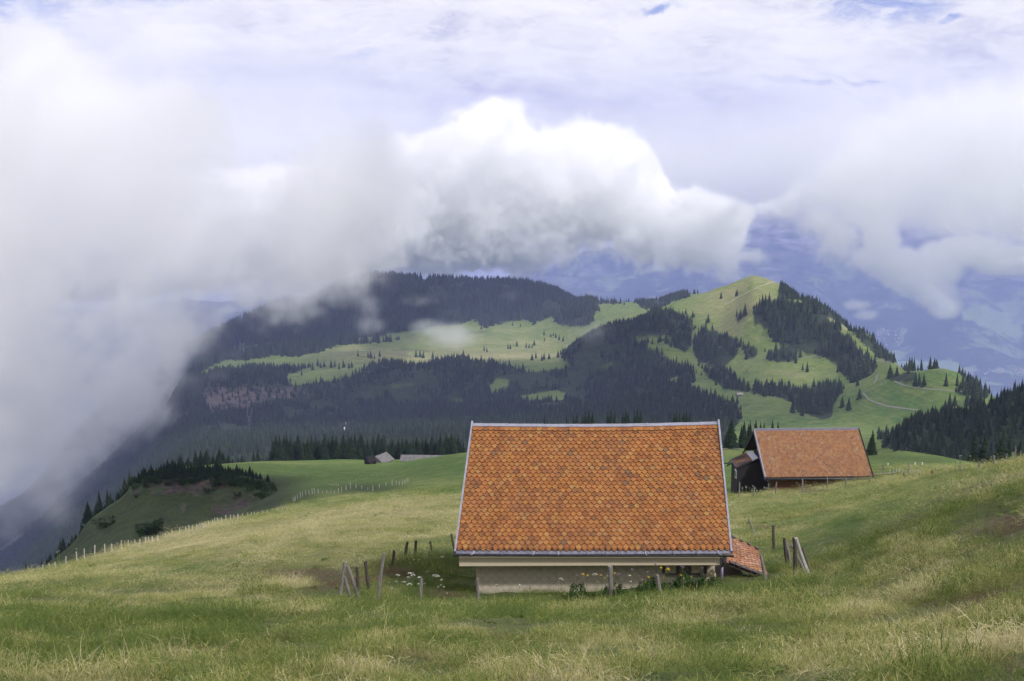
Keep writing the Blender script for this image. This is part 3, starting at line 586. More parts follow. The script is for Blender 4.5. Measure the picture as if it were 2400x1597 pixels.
# ridge cap in lengths, following the sag
N_ = 14
m = MB()
for i in range(N_):
    u0, u1 = i/N_, (i+1)/N_; a = PF(u0, 1)-B0; b = PF(u1, 1)-B0; up = Vector((0, 0, .055+.004*(i % 2))); fr = PF(u0, .985)-B0+NRM*.055
    fr = PF(u0, .978)-B0+NRM*(.062+.003*(i % 2)); fr1 = PF(u1, .978)-B0+NRM*(.062+.003*(i % 2)); bk = Vector((0, .17, -.06))
    m.hexa([fr-NRM*.02, fr1-NRM*.02, b+bk, a+bk, fr, fr1, b+up+bk*.0, a+up+bk*.0])
    s = Vector((.035, 0, 0)); q = fr1+NRM*.006; t_ = b+up+Vector((0, 0, .008))
    m.hexa([q-s-NRM*.03, q-NRM*.03, t_-NRM*.03, t_-s-NRM*.03, q-s, q, t_, t_-s])
m.build('ridge_cap', M_ZINC, barn)
for u, sg in ((0, -1), (1, 1)):                        # verge flashings
    a, b = PF(u, -.012)-B0, PF(u, 1.0)-B0; w = Vector((.055*sg, 0, 0))
    m = MB(); m.hexa([a-NRM*.09, a+w-NRM*.09, b+w-NRM*.09, b-NRM*.09, a+NRM*.052, a+w+NRM*.052, b+w+NRM*.052+Vector((0, 0, .10)), b+NRM*.052+Vector((0, 0, .10))]); m.build('verge_flashing', M_ZINC, barn)
sd_ = (EL-RL).normalized(); xs = np.linspace(0, 1, 12)
m = MB()                                               # eaves flashing in sheets below the tiles
for i in range(11):
    a = PF(xs[i], 0)-B0; b = PF(xs[i+1], 0)-B0; o_ = NRM*(.0 if i % 2 else -.004); g = (b-a).normalized()*.004
    dn = sd_*.10-Vector((0, 0, .015))
    m.hexa([a+o_-NRM*.02+g, b+o_-NRM*.02-g, b+o_+dn*.0+NRM*.012-g, a+o_+NRM*.012+g][:0] or [a+dn+o_-NRM*.02+g, b+dn+o_-NRM*.02-g, b+o_-NRM*.02-g, a+o_-NRM*.02+g, a+dn+o_+NRM*.004+g, b+dn+o_+NRM*.004-g, b+o_+NRM*.010-g, a+o_+NRM*.010+g])
m.build('eaves_flashing', M_ZINCD, barn)
# gutter: half round trough with brackets
ga = EL-B0+Vector((-.10, -.15, -.085)); gb = ER-B0+Vector((.08, -.15, -.10))
m = MB(); n = 9; prof = [(math.cos(t)*.055, math.sin(t)*.055) for t in np.linspace(math.pi, 2*math.pi, n)]
vs = [];
for P_ in (ga, gb): vs += [P_+Vector((0, y, z)) for y, z in prof]+[P_+Vector((0, y*.88, z*.88)) for y, z in prof]
fs = []
for i in range(n-1): fs += [(i, i+1, 2*n+i+1, 2*n+i), (n+i+1, n+i, 3*n+i, 3*n+i+1)]
fs += [(0, 2*n, 3*n, n), (n-1, 2*n-1, 4*n-1, 3*n-1), tuple(range(n))+tuple(range(2*n-1, n-1, -1)), tuple(2*n+i for i in range(n))+tuple(range(4*n-1, 3*n-1, -1))]
m.add(vs, fs); m.tube(ga+Vector((0, -.055, .004)), gb+Vector((0, -.055, .004)), .010, .010, 6)
gt = m.build('gutter', M_GUT, barn)
for u in (.065, .175, .285, .375, .48, .545, .59, .69, .79, .875, .955):
    a = ga.lerp(gb, u); m = MB()
    q = PF(u, 0)-B0+sd_*.02+NRM*.016; m.path([q, q+sd_*.09, a+Vector((0, -.055, .02))], .011, 5); m.build('gutter_bracket', M_BRIGHT if u in (.065, .285, .375, .69, .955) else M_ZINCD, gt)
# fascia boards in three lengths and a wall set back under them
fz = -12.13-B0.z
cuts = [(-1.60, -1.30), (-1.296, 1.30), (1.304, 3.80), (3.804, 6.30)]
for i, (a, b) in enumerate(cuts):
    m = MB(); t_ = (a-(-1.6))/7.9; t2 = (b-(-1.6))/7.9; l0, l1 = -12.50+.04*t_-B0.z, -12.50+.04*t2-B0.z
    m.hexa([Vector((x-B0.x, y-B0.y, z)) for x, y, z in ((a, 36.0, l0), (b, 36.0, l1), (b, 36.06, l1), (a, 36.06, l0), (a, 36.0, fz+.03), (b, 36.0, fz), (b, 36.06, fz), (a, 36.06, fz+.03))]); m.build('fascia_board', M_FASC, barn)
m = MB(); m.hexa([Vector((x-B0.x, y-B0.y, z-B0.z)) for z in (-12.50, -12.44) for x, y in ((-1.59, 36.062), (6.25, 36.062), (6.25, 36.78), (-1.59, 36.78))]); m.build('soffit', M_FASC, barn)
def wallbox(x0, x1, y0, y1, z0, z1, name, mat, par, o=B0):
    m = MB(); m.hexa([Vector((x, y, z))-o for z in (z0, z1) for x, y in ((x0, y0), (x1, y0), (x1, y1), (x0, y1))]); return m.build(name, mat, par)
wallbox(-1.10, 4.62, 36.62, 36.82, -13.9, -12.51, 'front_wall', M_WALL, barn)
wallbox(4.62, 6.30, 36.62, 36.82, -13.95, -12.98, 'front_wall', M_WALL, barn)
wallbox(6.02, 6.26, 36.60, 36.8, -12.98, -12.51, 'wall_pier', M_WALL, barn)
wallbox(-1.10, -.95, 36.82, 44.2, -15.9, -12.6, 'gable_wall', M_WALL, barn); wallbox(6.12, 6.27, 36.82, 44.2, -15.9, -12.6, 'gable_wall', M_WALL, barn)
wallbox(-.9, 6.1, 44.0, 44.2, -15.9, -12.3, 'back_wall', M_WALL, barn)
for gx in (-1.09, 6.13):
    m = MB(); vs = [Vector((gx+dx, y, z))-B0 for dx in (0, .13) for y, z in ((36.85, -12.61), (44.1, -12.61), (40.4, -9.45))]
    m.add(vs, [(0, 1, 2), (5, 4, 3), (0, 3, 4, 1), (1, 4, 5, 2), (2, 5, 3, 0)]); m.build('gable', M_WALL, barn)
sill = wallbox(4.72, 5.98, 36.56, 36.66, -13.03, -12.975, 'window_sill', M_WOODG, barn)
wallbox(4.64, 6.0, 36.74, 36.80, -12.97, -12.52, 'window_opening', M_WOODG, barn)
for i, x in enumerate((4.70, 5.12, 5.52)): wallbox(x+.03, x+.36, 36.66, 36.70, -12.95+.02*(i == 1), -12.53, 'window_board', [M_FASC, M_WOODG, M_FASC][i], barn)
for x in (5.08, 5.50, 5.90): wallbox(x-.02, x+.02, 36.64, 36.72, -12.97, -12.53, 'window_bar', M_WOODG, barn)
dp = MB(); dx = 6.42-B0.x
dp.path([Vector((dx, gb.y+.02, gb.z-.03)), Vector((dx, gb.y+.03, gb.z-.10)), Vector((dx+.01, -1.63, -12.62-B0.z)), Vector((dx+.03, -1.60, -13.55-B0.z))], .052, 10)
dpo = dp.build('downpipe', M_ZINCD, barn, smooth=True)
m = MB(); m.tube((dx+.005, -1.68, -12.50-B0.z), (dx+.005, -1.68, -12.54-B0.z), .06, .06, 10); m.build('pipe_clamp', M_ZINCD, dpo)
m = MB(); m.path([Vector((dx+.05, -1.60, -13.38-B0.z)), Vector((dx+.2, -1.62, -13.30-B0.z)), Vector((dx+.28, -1.7, -13.42-B0.z))], .03, 8); m.build('hose', M_ZINC, barn)
# lean-to at the right gable
lt = [PY(1709, 1322, 37.0), PY(1803, 1357, 37.0), PY(1777, 1289, 39.6), PY(1713, 1259, 39.6)]
LO = Vector((6.9, 38.2, -13.9)); lean = empty('lean_to', LO-B0); lean.parent = barn; 
lo_, hi_ = [lt[1], lt[2]], [lt[0], lt[3]]
o, PL, LN = tiled('roof_tiles', lt[1], lt[2], lt[3], lt[0], 14, 9, M_TILE_PALE, barn, M_WOODD, top_row=False, jit=1.6, loc=B0, th=.014)
o.name = 'lean_to_tiles'; o.data.materials[0] = M_TILE_PINK
for i in range(7):                                      # slate edging along the verges
    v = .02+i/7.0; a, b = PL(0, v), PL(0, min(v+.12, 1)); w = Vector((0, .16+.05*(i % 2), 0)); u = LN*.055
    m = MB(); m.slab([a+u-B0+Vector((0, -.05, 0)), b+u-B0+Vector((0, -.05, 0)), b+u-B0+w, a+u-B0+w], .02); m.build('verge_slate', M_SLATE, barn)
    if i % 2 == 0: a, b = PL(1, v), PL(1, min(v+.12, 1)); m = MB(); m.slab([a+u-B0-w, b+u-B0-w, b+u-B0+Vector((0, .04, 0)), a+u-B0+Vector((0, .04, 0))], .02); m.build('verge_slate', M_SLATE, barn)
wallbox(6.30, 7.35, 37.25, 39.3, -14.6, -13.35, 'lean_to_wall', M_WOODD, barn)
bpy.data.objects.remove(lean)
# ------------------------------------------------------------------ second barn
C0 = Vector((33, 134, -37.5))
E2L, E2R, R2L, R2R = PY(1795, 1120, 130), PY(2045, 1117, 130), PY(1769, 1008, 136), PY(2011, 1006, 136)
b2 = empty('farm_barn', C0); tag(b2, 'farther barn with weathered orange roof, black gable and small porch annex', 'barn')
o, P2, N2 = tiled('roof_tiles', E2L, E2R, R2R, R2L, 62, 34, M_TILE_PALE, b2, M_WOODD, loc=C0, top_row=False, th=.05, jit=.8)
B2L, B2R = R2L+Vector((.15, 6, -3.75)), R2R+Vector((0, 6, -3.75))
m = MB(); m.slab([v-C0 for v in (R2L, B2L, B2R, R2R)], -.14); m.build('back_roof', M_WOODD, b2)
m = MB(); m.hexa([R2L-C0+Vector((0, -.2, -.10)), R2R-C0+Vector((0, -.2, -.10)), R2R-C0+Vector((0, .2, -.10)), R2L-C0+Vector((0, .2, -.10)), R2L-C0+Vector((0, -.12, .16)), R2R-C0+Vector((0, -.12, .16)), R2R-C0+Vector((0, .12, .16)), R2L-C0+Vector((0, .12, .16))]); m.build('ridge_cap', M_ZINCD, b2)
for e, r, w in ((E2L, R2L, -.12), (E2R, R2R, .12)):
    a, b = e-C0, r-C0; w = Vector((w, 0, 0)); m = MB(); m.hexa([a-N2*.3, a+w-N2*.3, b+w-N2*.3, b-N2*.3, a+N2*.13, a+w+N2*.13, b+w+N2*.13, b+N2*.13]); m.build('verge_board', M_ZINC if w.x < 0 else M_BLACKW, b2)
a, b = R2L-C0, B2L-C0; m = MB(); m.hexa([a+Vector((-.12, 0, -.3)), b+Vector((-.12, 0, -.3)), b+Vector((0, 0, -.3)), a+Vector((0, 0, -.3)), a+Vector((-.12, 0, .12)), b+Vector((-.12, 0, .12)), b+Vector((0, 0, .12)), a+Vector((0, 0, .12))]); m.build('verge_board', M_BLACKW, b2)
m = MB(); m.tube(E2L-C0+Vector((-.25, -.25, -.12)), E2R-C0+Vector((.4, -.25, -.16)), .12, .12, 8); m.build('gutter', M_GUT, b2, smooth=True)
x0, x1 = E2L.x+.75, E2R.x-.75
def wb(x0, x1, y0, y1, z0, z1, name, mat, par=None, o=C0): return wallbox(x0, x1, y0, y1, z0, z1, name, mat, par or b2, o)
wb(x0, x1, 131, 131.3, -39, -35.35, 'front_wall', M_REDW); wb(x0, x1, 130.6, 131, -35.5, -35.32, 'eaves_beam', M_WOODG)
wb(x0+2.2, x0+5.6, 130.8, 131.0, -38.6, -36.75, 'stone_base', M_STONE)
wb(x0, x0+.3, 131.3, 141, -40.5, -35.2, 'gable_wall', M_BLACKW); wb(x1-.3, x1, 131.3, 141, -40.5, -35.2, 'gable_wall', M_BLACKW); wb(x0+.3, x1-.3, 140.7, 141, -40.5, -35, 'back_wall', M_BLACKW)
for gx in (x0, x1-.3):
    m = MB(); vs = [Vector((gx+d, y, z))-C0 for d in (.01, .29) for y, z in ((130.9, -35.21), (141.1, -35.21), (136, -31.55))]
    m.add(vs, [(0, 1, 2), (5, 4, 3), (0, 3, 4, 1), (1, 4, 5, 2), (2, 5, 3, 0)]); m.build('gable', M_BLACKW, b2)
def gwin(y, z, w, h):
    f = wb(x0-.10, x0-.01, y-w/2, y+w/2, z-h/2, z+h/2, 'window', M_WHITE)
    wb(x0-.13, x0-.102, y-w/2+.09, y+w/2-.09, z-h/2+.09, z+h/2-.09, 'pane', M_GLASS, f)
    wb(x0-.15, x0-.131, y-w/2+.12, y-.03, z-h/2+.12, z+h/2-.12, 'shutter', M_RED, f)
gwin(132.0, -36.5, .8, .8); gwin(134.4, -36.0, .8, .8); gwin(134.9, -33.9, .9, 1.3)
m = MB(); m.path([E2L-C0+Vector((-.2, -.25, -.2)), Vector((x0-C0.x+.05, -3.3, -36.0-C0.z)), Vector((x0-C0.x+.05, -3.3, -38.8-C0.z))], .09, 8); m.build('downpipe', M_GUT, b2)
m = MB(); m.path([B2L-C0+Vector((-.1, .2, -.2)), B2L-C0+Vector((-.3, .2, -.8)), B2L-C0+Vector((-1.2, -.5, -1.3)), B2L-C0+Vector((-2.3, -1.2, -1.6))], .09, 8); m.build('downpipe', M_GUT, b2)
# annex with pent roof
q = [PY(1728, 1096, 133.0), PY(1777, 1073, 133.4), PY(1762, 1056, 137.5), PY(1714, 1077, 137.5)]
top = [q[0].lerp(q[1], .70), q[3].lerp(q[2], .70)]
m = MB(); m.slab([v-C0 for v in (q[0], top[0], top[1], q[3])], .16); m.build('annex_roof_base', M_BLACKW, b2)
o, _, _ = tiled('annex_tiles', q[0], q[3], top[1], top[0], 18, 12, M_TILE_OLD, b2, M_BLACKW, loc=C0, top_row=False, th=.04)
m = MB(); m.slab([v-C0 for v in (top[0], q[1], q[2], top[1])], .10); m.build('annex_metal_strip', M_ZINC, b2)
ax0 = q[0].x+.12; wb(ax0, x0-.02, 133.3, 137.2, -40, q[0].z-.18, 'annex_wall', M_BLACKW)
m = MB(); zt = q[1].z-.2
m.add([Vector(v)-C0 for v in ((ax0, 133.31, q[0].z-.17), (x0-.02, 133.31, q[0].z-.17), (x0-.02, 133.31, zt), (ax0, 137.19, q[0].z-.17), (x0-.02, 137.19, q[0].z-.17), (x0-.02, 137.19, zt))], [(0, 1, 2), (5, 4, 3), (0, 2, 5, 3), (0, 3, 4, 1), (1, 4, 5, 2)]); m.build('annex_gable', M_BLACKW, b2)
f = wb(ax0-.08, ax0-.005, 133.8, 134.7, -36.3, -35.4, 'window', M_WHITE); wb(ax0-.1, ax0-.082, 133.9, 134.6, -36.2, -35.5, 'pane', M_GLASS, f)
m = MB(); m.path([q[3]-C0+Vector((-.05, 0, -.05)), q[0]-C0+Vector((-.05, 0, -.05))], .08, 8); m.path([q[3]-C0, q[3]-C0+Vector((-.3, 0, -.45)), q[3]-C0+Vector((-1.2, 0, -.5))], .07, 6); m.build('gutter', M_GUT, b2)
# ------------------------------------------------------------------ small far buildings
def hut(name, px, py, r, w, d, h, rh, rz, label, cat='hut', roofm=None, wallm=None, base=None):
    c = ground_at(px, py, r*.8, r*1.2) if base is None else base
    o = empty(name, c, rz); tag(o, label, cat)
    m = MB(); m.hexa([Vector((x, y, z)) for z in (-2, h) for x, y in ((-w/2, -d/2), (w/2, -d/2), (w/2, d/2), (-w/2, d/2))])
    m.add([Vector(v) for v in ((-w/2+.01, -d/2+.01, h), (-w/2+.01, d/2-.01, h), (-w/2+.01, 0, h+rh-.06), (w/2-.01, -d/2+.01, h), (w/2-.01, d/2-.01, h), (w/2-.01, 0, h+rh-.06))], [(0, 2, 1), (3, 4, 5), (0, 1, 4, 3), (1, 2, 5, 4), (2, 0, 3, 5)])
    m.build('wall', wallm or M_WOODG, o)
    e = w*.06
    for sg in (-1, 1):
        m = MB(); k_ = rh/(d/2); yy = sg*(d/2+d*.07); zz = h-k_*d*.07; qd = [Vector((-w/2-e, 0, h+rh)), Vector((w/2+e, 0, h+rh)), Vector((w/2+e, yy, zz)), Vector((-w/2-e, yy, zz))]
        m.slab(qd if sg > 0 else qd[::-1], .18 if sg < 0 else .18); m.build('roof', roofm or M_ZINC, o)
    m = MB(); m.box((-w*.15, -d/2-.02, h*.5), (w*.16, .1, h*.6)); m.build('door', M_WOODD, o)
    return o
M_SHING = simple('grey_shingle_roof', (.10, .095, .095), (.19, .18, .18), .8, .9)
hut('alpine_hut', 893, 1084, 472, 7.5, 7, 1.2, 2.3, math.radians(62), 'grey gabled hut on the green plateau before the conifer row', roofm=M_SHING)
hut('wood_shed', 868, 1088, 465, 3.5, 3, 1.6, 1.6, math.radians(40), 'tiny dark shed just left of the grey gabled hut', 'shed', M_BLACKW, M_BLACKW)
p_ = ground_at(990, 1073, 400, 540); hut('long_barn', 990, 1073, 455, 15, 6, 1.2, 1.6, math.radians(-3), 'long low roof of a grey barn sunk behind the green rise', 'barn', M_SHING, base=Vector((PR(990, 1080, 470).x, PR(990, 1080, 470).y, PR(990, 1083, 470).z)))
hut('hill_hut', 1733, 928, 1500, 7.5, 5.5, 2.2, 1.8, math.radians(15), 'small pale hut on the meadow spur between two woods', roofm=M_WOODL, wallm=M_WOODG)
c = PR(884, 643, 3130); c.z = H(c.x, c.y); hut('summit_house', 884, 640, 3120, 22, 9, 5, 4, .1, 'white house among trees on top of the wooded mountain', 'house', M_SHING, M_WHITE, base=c)
# ------------------------------------------------------------------ paths draped on the hills
def path_strip(pts, rlo, rhi, w, name='path', mat=None, lift=.25):
    P = []
    for (x0_, y0_), (x1_, y1_) in zip(pts[:-1], pts[1:]):
        n = max(2, int(math.hypot(x1_-x0_, y1_-y0_)/5))
        for i in range(n): P.append((x0_+(x1_-x0_)*i/n, y0_+(y1_-y0_)*i/n))
    P.append(pts[-1]); G_ = [ground_at(x, y, rlo, rhi) for x, y in P]
    for _ in range(2): G_ = [G_[0]]+[(G_[i-1]+G_[i]*2+G_[i+1])/4 for i in range(1, len(G_)-1)]+[G_[-1]]
    vs, fs = [], []
    for i, g in enumerate(G_):
        t_ = (G_[min(i+1, len(G_)-1)]-G_[max(i-1, 0)]); t_.z = 0; s = Vector((-t_.y, t_.x, 0)).normalized()*w/2
        for q in (g-s, g+s): vs.append((q.x, q.y, H(q.x, q.y)+lift))
        if i: b = 2*i; fs.append((b-2, b-1, b+1, b))
    me = bpy.data.meshes.new(name); me.from_pydata(vs, [], fs); me.update(); tag(link(name, me, mat or M_GRAVEL), kind='structure')
path_strip([(2023,922),(2037,938),(2072,951),(2110,957),(2152,962)], 1100, 1600, 2.0); path_strip([(2096,894),(2115,903),(2138,908),(2191,914),(2268,920)], 1100, 1600, 1.8)
path_strip([(2030,843),(2060,846),(2086,850),(2114,862)], 1350, 1900, 2.4); path_strip([(2048,899),(2056,889),(2054,880),(2060,876)], 1300, 1700, 2.4)
path_strip([(1850,911),(1896,903),(1930,895),(1963,885)], 1300, 1900, 1.4); path_strip([(1700,714),(1740,692),(1780,672),(1819,659)], 1700, 2300, 3, mat=simple('worn_earth', (.30, .27, .2), (.4, .36, .27), .1))
path_strip([(1866,838),(1890,837),(1925,836)], 1400, 2200, 1.5); path_strip([(1540,812),(1580,812),(1640,818),(1700,815)], 1400, 2200, 1.8)
path_strip([(2021,922),(2050,908),(2080,896)], 1100, 1700, 1.8, mat=M_GRAVEL); path_strip([(2050,1114),(2062,1112),(2075,1111),(2088,1113)], 120, 220, 4.5, lift=.12)
path_strip([(1690,1054),(1710,1053),(1740,1055)], 260, 420, 1.6)
# hamlets in the far valley: every house its own small object
M_HW = simple('valley_house_wall', (.38, .37, .36), (.5, .49, .48), .01); M_HR = simple('valley_house_roof', (.25, .13, .10), (.36, .25, .2), .01)
hr = random.Random(4)
for i in range(64):
    if i < 30: x, y, lab = hr.uniform(2055, 2112), hr.uniform(768, 812), 'tiny pale house in the hamlet on the far valley side'
    elif i < 58: x, y, lab = hr.uniform(2240, 2400), hr.uniform(866, 879), 'tiny pale house in the village along the lake shore'
    else: x, y, lab = hr.uniform(1900, 2180), hr.uniform(640, 720), 'tiny lone farmhouse high on the far mountain side'
    g = ground_at(x, y, 6800, 9800); s_ = hr.uniform(4, 7.5); z_ = Matrix.Rotation(hr.uniform(0, 3), 3, 'Z'); m = MB()
    c_ = [z_@Vector((a*s_, b*s_*.7, h)) for h in (-6, s_*.8) for a, b in ((-1,-1),(1,-1),(1,1),(-1,1))]; m.hexa(c_); r_ = [z_@Vector((a*s_, 0, s_*1.6)) for a in (-1, 1)]
    m.add([c_[4], c_[5], r_[1], r_[0], c_[7], c_[6]], [(0, 1, 2, 3), (4, 3, 2, 5), (0, 3, 4), (1, 5, 2)])
    o = m.build('house', M_HW, None, g); o.data.materials.append(M_HR)
    for p_ in o.data.polygons[6:8]: p_.material_index = 1
    tag(o, lab, 'house', {0: 'houses of the hamlet', 1: 'houses of the lake shore village', 2: 'farmhouses on the far mountain'}[0 if i < 30 else 1 if i < 58 else 2])
# waterfall on the dark wooded wall
wf = [ground_at(x, y, 1100, 2300) for x, y in ((811, 992), (809, 1000), (807, 1008), (806, 1015))]
m = MB(); m.path([v+Vector((0, -1.5, .5)) for v in wf], 1.3, 6); tag(m.build('waterfall', M_WHITE), 'thin white waterfall on the dark wooded wall', 'waterfall')
# ------------------------------------------------------------------ fence posts
def post_mesh(a, b, r, n=7, cut=None):
    a = Vector(a); b = Vector(b); d = b-a; m = MB(); k = 5; rings = []
    u = d.normalized().orthogonal().normalized(); w = d.normalized().cross(u)
    bend = u*random.uniform(-.02, .02)*d.length+w*random.uniform(-.02, .02)*d.length
    prof = [1+random.uniform(-.14, .14) for _ in range(n)]
    for i in range(k):
        t = i/(k-1); c = a+d*t+bend*math.sin(math.pi*t); rr = r*(1.08-.16*t)*(1+random.uniform(-.06, .06))
        rings += [c+u*math.cos(2*math.pi*j/n)*rr*prof[j]+w*math.sin(2*math.pi*j/n)*rr*prof[j]+(d.normalized()*random.uniform(-.03, .03)*(i == k-1)) for j in range(n)]
    fs = [(i*n+j, i*n+(j+1) % n, (i+1)*n+(j+1) % n, (i+1)*n+j) for i in range(k-1) for j in range(n)]+[tuple(range((k-1)*n, k*n))]
    m.add(rings, fs); return m
def post(xb, yb, xt, yt, label, mat=None, rad=.055, rmin=24, rmax=120, grp=None, name='fence_post', cat='post'):
    g = ground_at(xb, yb, rmin, rmax); r = math.hypot(g.x, g.y)
    b = PR(xb, yb, r); t = PR(xt, yt, r*1.0); d = (t-b)
    o = post_mesh(Vector((0, 0, 0))-d.normalized()*.35, d, rad).build(name, mat or M_WOODG, None, g+(b-g)*Vector((1, 1, 0)).length*0)
    return tag(o, label, cat, grp)
for a in [
 (797,1398,808,1316,'split grey post, tallest of the leaning pair beside the bare brown earth'), (838,1402,813,1325,'slanting rail propped against the split grey post by the brown earth'), (822,1402,808,1352,'short dark stake between the split grey post and the slanting rail'),
 (838,1386,836,1331,'short upright dark post just behind the slanting rail', 1), (866,1382,856,1317,'dark post leaning away from the barn, next after the short upright one', 1),
 (887,1412,901,1297,'tallest grey post of the bent fence line, black at its top'), (919,1332,924,1291,'dark post just behind the tallest grey post', 1), (950,1314,955,1271,'first of two tall dark posts standing at the end of the lush grass', 1),
 (971,1310,975,1267,'second of two tall dark posts at the end of the lush grass, thinner', 1), (1013,1291,1009,1270,'short dark post alone in the grass between tall posts and barn corner', 1), (1068,1296,1058,1252,'dark crooked post at the barn eaves corner', 1),
 (986,1418,988,1358,'pale grey post among white umbels before the lush grass'), (1125,1417,1118,1356,'dark grey post in front of the barn wall corner'),
 (1294,1384,1292,1345,'thin dark stake against the beige shingle wall', 1, .035), (1433,1402,1430,1327,'tall pale and dark split post in front of the beige wall', 0, .075), (1546,1392,1540,1347,'short grey post between yellow flowers at the wall'), (1649,1366,1642,1342,'stub of a pale post under the barn window'),
 (1794,1360,1783,1300,'grey post leaning beside the low tiled lean-to roof'),
 (1773,1260,1755,1217,'lone pale post leaning in the meadow behind the lean-to'), (1814,1286,1812,1232,'straight black post behind the lean-to', 1), (1846,1330,1838,1262,'black post before the cluster of propped posts', 1), (1852,1328,1842,1270,'pale post touching the black post near the propped cluster'),
 (1863,1350,1862,1260,'black upright post of the propped cluster', 1, .07), (1885,1342,1854,1276,'thin grey pole leaning on the black post of the cluster', 0, .04), (1896,1345,1866,1262,'pale pole leaning on the black post of the cluster', 3, .055), (1900,1343,1880,1286,'dark outermost pole of the propped cluster', 1, .045)]:
    mt = [M_WOODG, M_WOODD, M_WOODL, simple('bleached_split_wood', (.20, .185, .17), (.46, .44, .41), 5, .9, .5, stretch=(9, 9, .6))][a[5] if len(a) > 5 else 0]
    post(*a[:5], mat=mt, rad=a[6] if len(a) > 6 else .052)
def fence(name, label, pts, mat, rad, rmin, rmax, wire=False):
    gs = [(ground_at(x, yb, rmin, rmax), x, yt, yb) for x, yt, yb in pts]
    root = empty(name, gs[0][0]); tag(root, label, 'fence'); o0 = gs[0][0]; tops = []
    for g, x, yt, yb in gs:
        r = math.hypot(g.x, g.y); h = max(.5, min(1.6, (yb-yt)*r/F*1.0)); lean = Vector((random.uniform(-.07, .07), random.uniform(-.06, .06), 1))*h
        post_mesh(g-o0-Vector((0, 0, .5)), g-o0+lean, rad*random.uniform(.8, 1.15), 6).build('fence_post', mat, root); tops.append(g-o0+lean*.85)
    if wire:
        m = MB(); m.path(tops, .006, 4); m.build('wire', M_GUT, root)
    return root
s = 2.946; L1 = [(295,1245,1268),(340,1240,1262),(380,1215,1250),(455,1180,1240),(525,1140,1210),(585,1125,1205),(652,1097,1180),(725,1090,1160),(772,1080,1140),(838,1067,1130),(885,1073,1125),(930,1072,1115),(968,1078,1110),(1005,1062,1097),(1025,1057,1095),(1055,1067,1092),(1090,1045,1085),(1145,1033,1062),(1187,1013,1055),(1240,990,1033),(1282,985,1027),(1305,975,1015),(1330,978,1018),(1362,968,1010),(1380,966,1004),(1392,964,1002),(1404,962,1000),(1418,960,997),(1440,942,985),(1465,937,972),(1485,925,965),(1500,925,962),(1530,922,955),(1560,905,947),(1592,903,942),(1615,900,933),(1643,888,925),(1675,885,918),(1710,877,912),(1735,877,908),(1755,875,905),(1780,878,900),(1812,868,893),(1845,870,888),(1880,864,884),(1915,862,878),(1950,858,874),(1980,852,870)]
fence('wooden_fence', 'long line of grey posts along the meadow edge above the cliff', [(x/s, 900+a/s, 900+b/s) for x, a, b in L1], M_WOODL, .06, 95, 300, True)
s = 4.714; L2 = [(408,592,640),(422,588,645),(436,575,635),(458,562,612),(490,535,600),(516,532,590),(549,512,572),(587,508,566),(622,492,556),(648,490,552),(690,503,550),(735,518,548),(783,517,545),(825,515,545),(866,523,545),(908,493,545),(946,475,528),(996,455,512),(1045,423,500),(1103,443,492),(1167,465,498),(1235,486,508),(1293,462,520),(1362,445,500),(1437,428,470),(1505,390,462),(1549,420,458),(1586,420,455),(1618,415,452),(1640,405,446),(1658,397,440),(1680,375,425)]
fence('white_fence', 'line of white bleached posts round the dark green hollow', [(600+x/s, 1040+a/s, 1040+b/s) for x, a, b in L2], simple('bleached_posts', (.34, .33, .31), (.52, .50, .47), 3), .09, 170, 330)
s = 4.714; fence('small_fence', 'row of tiny pale stakes along the grassy edge of the plateau', [(600+x/s, 1040+a/s, 1040+b/s) for x, a, b in [(810,440,462),(830,442,464),(845,443,466),(862,443,467),(885,444,467),(912,445,468),(1105,395,420),(1220,362,385),(1283,345,360),(1335,340,355),(1395,338,350),(1505,325,345),(1525,322,340)]], M_WOODL, .09, 200, 420)
s = 5.238
fence('meadow_fence', 'grey posts climbing the crest towards the frame edge beyond the second barn', [(1950+x/s, 1020+a/s, 1020+b/s) for x, a, b in [(1265,408,475),(1573,372,470),(1798,325,442),(1990,255,392),(2138,222,348),(2216,192,285),(2258,148,330),(2315,178,295)]], M_WOODG, .06, 60, 150, True)
fence('yard_fence', 'row of tiny posts in the yard below the green mound', [(1950+x/s, 1020+a/s, 1020+b/s) for x, a, b in [(712,430,465),(755,428,465),(790,430,468),(832,435,470),(868,437,472),(963,440,490),(1005,450,488),(1038,452,488),(1060,448,488),(1082,440,495)]], M_WOODL, .06, 110, 230)
for x, a, b, lab, mt, rd in [(627,360,490,'grey post standing in the gravel patch beside the second barn',0,.07),(937,335,497,'tall grey post in the yard grass right after the gravel patch',0,.07),(885,450,558,'thick leaning stub of a post on the meadow edge by the yard',0,.12),(1230,455,518,'short rusty brown stake on the meadow edge',4,.09),(688,345,376,'small white slanting stake at the foot of the mound',2,.08),(1022,335,366,'small white stake at the middle of the mound foot',2,.08),(1110,335,366,'small white stake farthest along the mound foot',2,.08)]:
    post(1950+x/s, 1020+b/s, 1950+x/s, 1020+a/s, lab, [M_WOODG, M_WOODD, M_WHITE, M_WOODL, M_RUST][mt], rd, 90, 240)
s = 5.8925
fence('barn_fence', 'grey posts in the grass in front of the second barn', [(1680+x/s, 960+a/s, 960+b/s) for x, a, b in [(298,1003,1208),(514,1060,1197),(812,1005,1160),(1180,955,1137),(1525,930,1102),(1785,950,1072),(2105,885,1022)]], M_WOODG, .07, 85, 125)
post(1680+205/s, 960+1030/s, 1680+205/s, 960+885/s, 'thin grey post beside the porch annex of the second barn', M_WOODG, .06, 100, 200)
